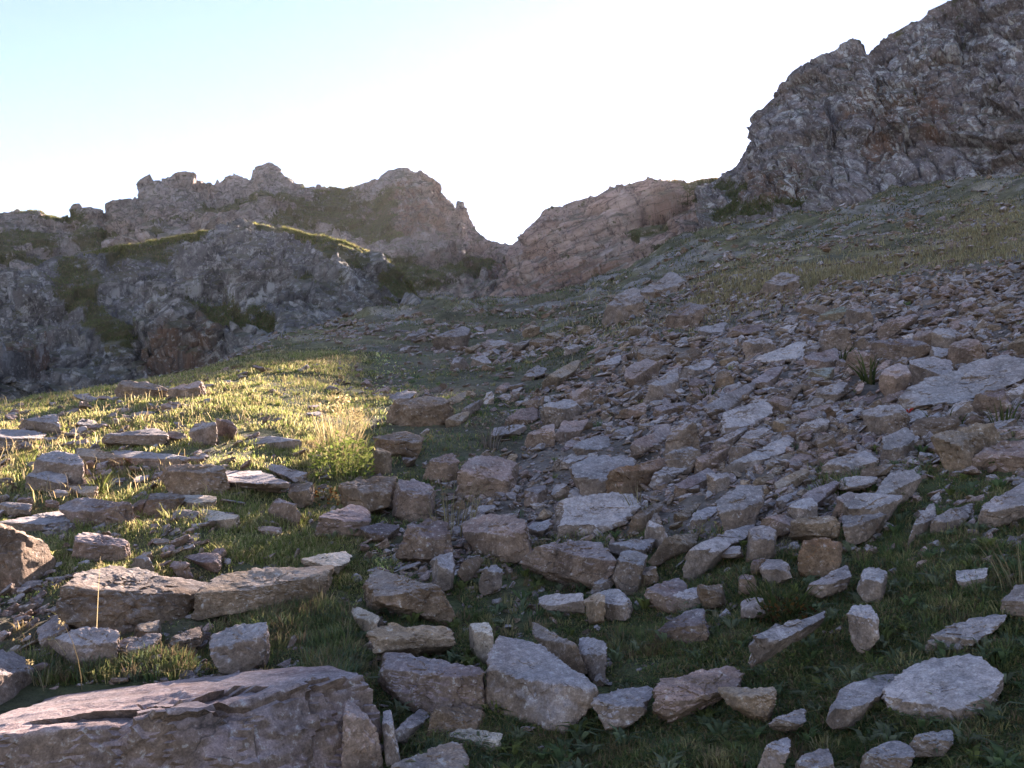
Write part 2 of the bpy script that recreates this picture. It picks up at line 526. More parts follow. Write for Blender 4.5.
def cliff(name, crest, foot, mat, ns, nt, nb, layers, prof=1.4, seed=0, rot=(0.3, 0.5, 0), stretch=(1, 1, 2.2), back=30.0, drop=0.55, ledge=0.0, soft=0.5, cap=None, patches=()):
    """crest / foot: survey points (px, py, depth). A solid mass: face, crest and back slope."""
    crest = np.array(crest, float); foot = np.array(foot, float)
    px = np.linspace(crest[0, 0], crest[-1, 0], ns)
    tpy = np.interp(px, crest[:, 0], crest[:, 1]); tY = np.interp(px, crest[:, 0], crest[:, 2])
    bpy_ = np.interp(px, foot[:, 0], foot[:, 1]); bY = np.interp(px, foot[:, 0], foot[:, 2])
    k = 25
    ker = np.ones(k) / k
    tY = np.convolve(np.pad(tY, k // 2, mode='edge'), ker, 'valid')
    t = np.linspace(0, 1, nt)[None, :]
    py = bpy_[:, None] + (tpy - bpy_)[:, None] * t
    Y = bY[:, None] + (tY - bY)[:, None] * t ** prof
    if ledge:
        w = np.stack([px[:, None] * 0.012 + 0 * t, t * 5 + 0 * px[:, None], np.zeros((ns, nt))], -1)
        Y = Y + ledge * fbm(w, 3, seed + 90) * np.sin(np.pi * t)
    P = CAM + pix_ray(np.broadcast_to(px[:, None], py.shape), py) * Y[..., None]
    # back slope
    top = P[:, -1]
    dirv = top - CAM; dirv[:, 2] = 0; dirv /= np.linalg.norm(dirv, axis=1, keepdims=True)
    s = (np.linspace(0, 1, nb + 1)[1:] ** 1.6) * back
    B = top[:, None] + dirv[:, None] * s[None, :, None]
    B[..., 2] -= drop * s[None, :]
    fade = np.concatenate([np.ones((ns, nt)), np.broadcast_to(1 - 0.3 * np.linspace(0, 1, nb)[None], (ns, nb))], 1)
    P = np.concatenate([P, B], 1)
    N = -grid_normals(blur(P, 12))
    N = np.where((N[..., 1:2] > 0) & (N[..., 2:3] < 0), -N, N)
    crestw = np.ones(nt + nb); c0 = nt - 1
    idx = np.abs(np.arange(nt + nb) - c0)
    crestw = 1 - soft * np.exp(-(idx / 9.0) ** 2)
    M = rotm(*rot)
    disp = 0
    # surveyed patches of turf (0), rusty rock (1), pale rock (2) on the face: (kind, px, py, rx, ry, degrees)
    ux, uy = project(P)
    wv = fbm(P * 0.16, 4, seed + 60)
    cov = np.zeros(P.shape[:2] + (3,))
    for (kd, cx, cy, rx, ry, dg) in patches:
        c_, s_ = math.cos(R(dg)), math.sin(R(dg))
        ex = ((ux - cx) * c_ - (uy - cy) * s_) / rx; ey = ((ux - cx) * s_ + (uy - cy) * c_) / ry
        cov[..., kd] = np.maximum(cov[..., kd], sstep(1.35, 0.65, np.hypot(ex, ey) + 0.75 * wv))
    cov[:, nt:] = np.clip(cov[:, nt:] * 0 + np.array([1.0 if cap else 0.3, 0, 0]), 0, 1)
    if cap:
        x0, x1, rows, soft_rows = cap
        inx = sstep(x0 - 15, x0 + 15, ux) * sstep(x1 + 15, x1 - 15, ux)
        d_row = (nt - 1 - np.arange(nt + nb))[None, :] + 7 * wv + 2 * fbm(P * 0.7, 3, seed + 66)
        cov[..., 0] = np.maximum(cov[..., 0], inx * sstep(rows + soft_rows, rows, d_row))
        cov[:, nt + 4:, 0] = np.maximum(cov[:, nt + 4:, 0], 0.9)
    calm = 1 - 0.55 * cov[..., 0]
    for (size, amp, typ) in layers:
        Q = (P @ M.T) * np.array(stretch) / size
        warp = 0.35 * np.stack([fbm(Q * 0.9, 2, seed + 31), fbm(Q * 0.9, 2, seed + 37), fbm(Q * 0.9, 2, seed + 41)], -1)
        if typ == 'f':
            disp = disp + amp * facets(Q + warp, seed + int(size * 10), 0.9)
        elif typ == 'e':
            v, e = facets(Q + warp, seed + int(size * 10), 0.8, True)
            disp = disp + amp * (v * 0.7 - 0.9 * (1 - sstep(0.0, 0.16, e)))
        elif typ == 'r':
            disp = disp + amp * (1 - 2 * np.abs(fbm(Q, 4, seed + 7)))
        else:
            disp = disp + amp * fbm(Q, 4, seed + 3)
    P = P + N * (disp * fade * calm * crestw[None])[..., None]
    me = mesh_from(name, P.reshape(-1, 3), quads=grid_quads(ns, nt + nb), smooth=True, attrs={'cover': cov.reshape(-1, 3)})
    try:
        me.set_sharp_from_angle(angle=R(38))
    except Exception:
        pass
    o = link(name, me, mat)
    tag(o, kind='structure')
    return o, P, nt, cov


GREY = (0.150, 0.142, 0.150); PURP = (0.150, 0.128, 0.140); PINKY = (0.235, 0.165, 0.145)
m_left = cliff_material('buttress_rock', (0.185, 0.172, 0.178), (0.21, 0.17, 0.14), 0.75, 0.5, 0.9, (0.0, -0.7, 0.2), (1.5, 1, 0.7), (0.55, 0.8), 0.4)
m_right = cliff_material('cliff_rock', (0.225, 0.185, 0.185), (0.20, 0.14, 0.11), 0.95, 0.6, 0.8, (0.0, 0.5, 0.0), (1.7, 1, 0.55), (0.6, 0.85), 0.38)
m_back = cliff_material('ridge_rock', (0.31, 0.26, 0.245), (0.34, 0.25, 0.215), 0.4, 0.8, 0.95, (0.1, 0.5, 0.3), (1, 1, 1.8), (0.50, 0.72), 0.4)
m_pink = cliff_material('outcrop_rock', (0.41, 0.30, 0.265), (0.40, 0.26, 0.215), 0.3, 0.8, 0.85, (0.1, 0.3, 0.0), (0.35, 0.4, 1.9), (0.6, 0.82), 0.5, 0.5)

right_crest = [(700, 190, 104), (722, 178, 102), (737, 165, 100), (745, 152, 100), (752, 138, 99), (757, 118, 99), (764, 108, 99), (775, 97, 99), (786, 84, 99), (798, 76, 99), (812, 65, 99), (826, 57, 99), (840, 49, 99), (850, 42, 98),
               (858, 40, 98), (863, 43, 98), (868, 51, 98), (874, 52, 98), (884, 43, 98), (896, 35, 97), (912, 25, 96), (930, 15, 95), (948, 6, 95), (965, -2, 94), (1024, -32, 90), (1120, -70, 86), (1300, -100, 84)]
right_foot = [(700, 262, 78), (740, 250, 79), (800, 243, 79), (880, 236, 78), (950, 230, 76), (1024, 215, 72), (1300, 150, 66)]
cliff_right = cliff('cliff', right_crest, right_foot, m_right, 720, 330, 40, [(17, 1.4, 'f'), (6.5, 0.95, 'f'), (2.6, 0.42, 'e'), (1.1, 0.13, 'f'), (5, 0.3, 'n')], 1.5, 3, (0.0, 0.5, 0.0), (1.5, 1, 0.6), 26, 0.35, 0, 0.72, None,
    [(0, 760, 215, 40, 8, 8), (0, 1005, 188, 34, 12, 8), (0, 730, 190, 16, 10, 0), (1, 775, 185, 28, 30, 20), (1, 880, 150, 30, 22, 0), (1, 935, 120, 30, 36, -20), (1, 845, 120, 40, 12, 30),
     (2, 860, 105, 45, 16, 10), (2, 840, 165, 30, 16, 0), (2, 815, 195, 40, 16, -10), (2, 1000, 60, 30, 50, -30), (2, 950, 45, 30, 20, 20), (2, 800, 125, 18, 30, 0), (2, 900, 70, 60, 12, 25)])

pink_crest = [(478, 330, 104), (492, 306, 112), (502, 284, 118), (509, 262, 122), (515, 246, 124), (528, 233, 122), (535, 229, 121), (545, 219, 120), (552, 213, 120), (562, 211, 119), (585, 203, 118), (600, 196, 118), (612, 189, 117), (625, 186, 117), (638, 182, 116), (652, 181, 116), (668, 183, 114),
              (690, 184, 113), (708, 181, 112), (722, 179, 110), (740, 172, 108), (790, 160, 108)]
pink_foot = [(478, 334, 94), (515, 330, 90), (560, 324, 88), (600, 314, 86), (640, 296, 84), (700, 272, 84), (740, 256, 85), (790, 248, 88)]
cliff_pink = cliff('crag', pink_crest, pink_foot, m_pink, 480, 200, 30, [(8, 1.5, 'f'), (3.4, 0.9, 'e'), (1.5, 0.38, 'f'), (4, 0.3, 'n')], 1.2, 13, (0.1, 0.3, 0.0), (0.5, 0.6, 1.9), 24, 0.3, 0, 0.6, None,
    [(0, 680, 248, 30, 7, 5), (0, 705, 186, 36, 7, 3), (0, 740, 200, 30, 14, 20), (0, 640, 235, 26, 4, 8), (2, 560, 225, 20, 16, 30), (1, 600, 270, 60, 10, 12)])

back_crest = [(-260, 225, 150), (-60, 216, 150), (0, 213, 150), (20, 212, 150), (38, 212, 150), (50, 217, 150), (62, 220, 150), (74, 219, 150), (76, 212, 150), (96, 211, 150), (100, 216, 150), (109, 217, 150), (112, 204, 150), (130, 202, 150), (136, 206, 150), (146, 203, 151), (150, 193, 152), (158, 188, 154),
              (168, 183, 156), (180, 180, 158), (196, 185, 160), (212, 184, 160), (221, 186, 160), (226, 180, 160), (233, 177, 160), (243, 180, 160), (250, 178, 160), (252, 170, 160), (258, 167, 160), (268, 163, 160), (275, 167, 160), (284, 175, 160), (296, 183, 160), (306, 187, 162), (320, 188, 163), (345, 190, 162), (366, 186, 158),
              (376, 181, 154), (384, 175, 152), (392, 171, 150), (402, 170, 150), (410, 173, 150), (418, 178, 150), (428, 182, 150), (436, 187, 150), (441, 194, 150), (448, 201, 149), (456, 208, 149), (458, 202, 149), (463, 203, 149), (468, 213, 148), (472, 226, 147), (480, 234, 146), (488, 240, 145), (500, 244, 143), (515, 247, 141), (540, 252, 140), (580, 262, 140)]
back_foot = [(-260, 300, 110), (0, 300, 110), (200, 300, 112), (360, 310, 110), (420, 326, 102), (515, 330, 98), (580, 334, 98)]
cliff_back = cliff('ridge', back_crest, back_foot, m_back, 900, 260, 40, [(18, 1.4, 'f'), (7, 0.9, 'f'), (3.0, 0.5, 'e'), (1.4, 0.2, 'f'), (10, 0.6, 'n')], 1.15, 23, (0.25, 0.55, 0.3), (1, 1, 1.6), 60, 0.5, 4.0, 0.6, None,
    [(0, 335, 206, 44, 16, 0), (0, 350, 225, 40, 10, -12), (0, 210, 212, 60, 6, 10), (0, 265, 200, 28, 7, -10), (0, 60, 222, 26, 5, 0), (0, 20, 240, 34, 8, 0), (0, 110, 238, 40, 6, 0), (0, 160, 226, 34, 5, 14), (0, 30, 262, 50, 8, -10),
     (0, 290, 222, 30, 6, 0), (0, 420, 280, 26, 8, 0), (0, 470, 262, 26, 6, 10), (0, 400, 262, 18, 5, 0), (2, 400, 200, 22, 20, 0), (2, 250, 180, 22, 8, -20), (2, 75, 235, 24, 10, 0), (1, 420, 215, 26, 20, 0), (1, 500, 262, 30, 10, 0), (2, 300, 190, 20, 5, -15)])

left_crest = [(-260, 300, 66), (-60, 284, 66), (0, 277, 66), (22, 276, 67), (40, 270, 68), (60, 261, 70), (85, 256, 71), (110, 249, 72), (135, 245, 73), (160, 241, 74), (185, 236, 75), (205, 231, 76), (225, 227, 76), (245, 225, 76), (265, 226, 76), (290, 230, 76), (312, 237, 75), (330, 238, 74),
              (345, 242, 74), (362, 251, 73), (378, 258, 72), (390, 266, 72), (402, 274, 72), (410, 284, 73), (416, 298, 74), (424, 312, 76), (440, 326, 80)]
left_foot = [(-260, 470, 40), (0, 440, 44), (100, 425, 46), (200, 408, 48), (250, 385, 49), (300, 360, 50), (350, 345, 54), (400, 330, 60), (440, 330, 70)]
cliff_left = cliff('buttress', left_crest, left_foot, m_left, 760, 330, 40, [(10, 0.9, 'f'), (4.2, 0.62, 'f'), (1.7, 0.28, 'f'), (0.8, 0.12, 'f'), (5, 0.3, 'n')], 1.6, 33, (0.4, -0.6, 0.2), (1.3, 1, 1.3), 40, 0.25, 1.5, 0.8, (60, 430, 9, 10),
    [(0, 88, 300, 20, 44, 40), (0, 105, 318, 30, 16, -20), (0, 232, 326, 44, 9, -28), (0, 268, 335, 16, 14, 0), (0, 340, 255, 26, 8, -20), (0, 395, 290, 16, 20, 0), (0, 300, 278, 24, 4, -10), (0, 150, 250, 50, 8, 10),
     (2, 265, 265, 60, 18, 0), (2, 350, 280, 26, 16, 20), (2, 200, 290, 50, 18, 30), (2, 20, 310, 40, 30, 0), (2, 300, 320, 40, 20, 40), (1, 180, 345, 40, 20, 0), (1, 30, 350, 30, 20, 0), (1, 190, 285, 10, 6, 0)])

# ------------------------------------------------------------------ sky and sun
SUN_AZ, SUN_EL = R(14.93), R(17.62)
world = bpy.data.worlds.new('World'); scene.world = world
world.use_nodes = True
wt = world.node_tree; wt.nodes.clear()
sky = wt.nodes.new('ShaderNodeTexSky'); sky.sky_type = 'NISHITA'; sky.sun_disc = False
sky.sun_elevation = SUN_EL; sky.sun_rotation = SUN_AZ
sky.altitude = 2200; sky.air_density = 1.0; sky.dust_density = 0.25; sky.ozone_density = 1.5
bg = wt.nodes.new('ShaderNodeBackground'); bg.inputs['Strength'].default_value = 0.051
wo = wt.nodes.new('ShaderNodeOutputWorld')
# a wisp of thin cloud high over the saddle
d1 = pix_ray(366, 134); d2 = pix_ray(446, 176); d1 = d1 / np.linalg.norm(d1); d2 = d2 / np.linalg.norm(d2)
dc = (d1 + d2) / 2; e1 = d2 - d1; Lw = np.linalg.norm(e1) / 2; e1 = e1 / np.linalg.norm(e1); e2 = np.cross(dc, e1); e2 = e2 / np.linalg.norm(e2)


class _W(NT):
    def __init__(self, t): self.t = t


W_ = _W(wt)
tc = W_.n('ShaderNodeTexCoord')
def _dot(v):
    nd = W_.n('ShaderNodeVectorMath', operation='DOT_PRODUCT'); W_.l(tc.outputs['Generated'], nd.inputs[0]); nd.inputs[1].default_value = tuple(v)
    return W_.math('SUBTRACT', nd.outputs['Value'], float(np.dot(v, dc)))
wn = W_.noise(tc.outputs['Generated'], 26, 6, 0.62, 0.8)
ka = W_.math('MULTIPLY', _dot(e1), 1.0 / (Lw * 1.15)); kb = W_.math('MULTIPLY', W_.math('ADD', _dot(e2), W_.math('MULTIPLY', W_.math('SUBTRACT', wn, 0.5), 0.035)), 1.0 / 0.015)
rr_ = W_.math('ADD', W_.math('MULTIPLY', ka, ka), W_.math('MULTIPLY', kb, kb))
front = W_.n('ShaderNodeVectorMath', operation='DOT_PRODUCT'); W_.l(tc.outputs['Generated'], front.inputs[0]); front.inputs[1].default_value = (0, 1, 0)
wm = W_.math('MULTIPLY', W_.math('MULTIPLY', W_.ramp(rr_, 1.0, 0.0), W_.ramp(wn, 0.3, 0.62)), W_.ramp(front.outputs['Value'], 0.0, 0.3))
skyc = W_.mix(W_.math('MULTIPLY', wm, 0.6), sky.outputs[0], (9.0, 9.6, 10.5), 'MIX')
wt.links.new(skyc, bg.inputs['Color']); wt.links.new(bg.outputs[0], wo.inputs['Surface'])
sd = bpy.data.lights.new('sun', 'SUN'); sd.energy = 5.0; sd.angle = R(0.5); sd.color = (1.0, 0.93, 0.82)
so = bpy.data.objects.new('sun', sd); COL.objects.link(so)
sdir = Vector((math.sin(SUN_AZ) * math.cos(SUN_EL), math.cos(SUN_AZ) * math.cos(SUN_EL), math.sin(SUN_EL)))
so.rotation_euler = sdir.to_track_quat('Z', 'Y').to_euler()
so.location = (0, -5, 60)
scene.view_settings.view_transform = 'Standard'
scene.view_settings.look = 'None'
scene.view_settings.exposure = 2.9
scene.view_settings.gamma = 1.0
scene.view_settings.use_white_balance = True
scene.view_settings.white_balance_temperature = 7400
scene.view_settings.white_balance_tint = 24
scene.cycles.use_denoising = True
scene.cycles.max_bounces = 6
scene.cycles.diffuse_bounces = 3
# ------------------------------------------------------------------ rocks
TINT = dict(g=(0.30, 0.275, 0.285), p=(0.40, 0.375, 0.385), b=(0.215, 0.155, 0.115), t=(0.32, 0.245, 0.175), k=(0.34, 0.25, 0.225), d=(0.165, 0.135, 0.145), r=(0.30, 0.165, 0.085), w=(0.50, 0.45, 0.38), n=(0.24, 0.265, 0.22), m=(0.26, 0.20, 0.20))
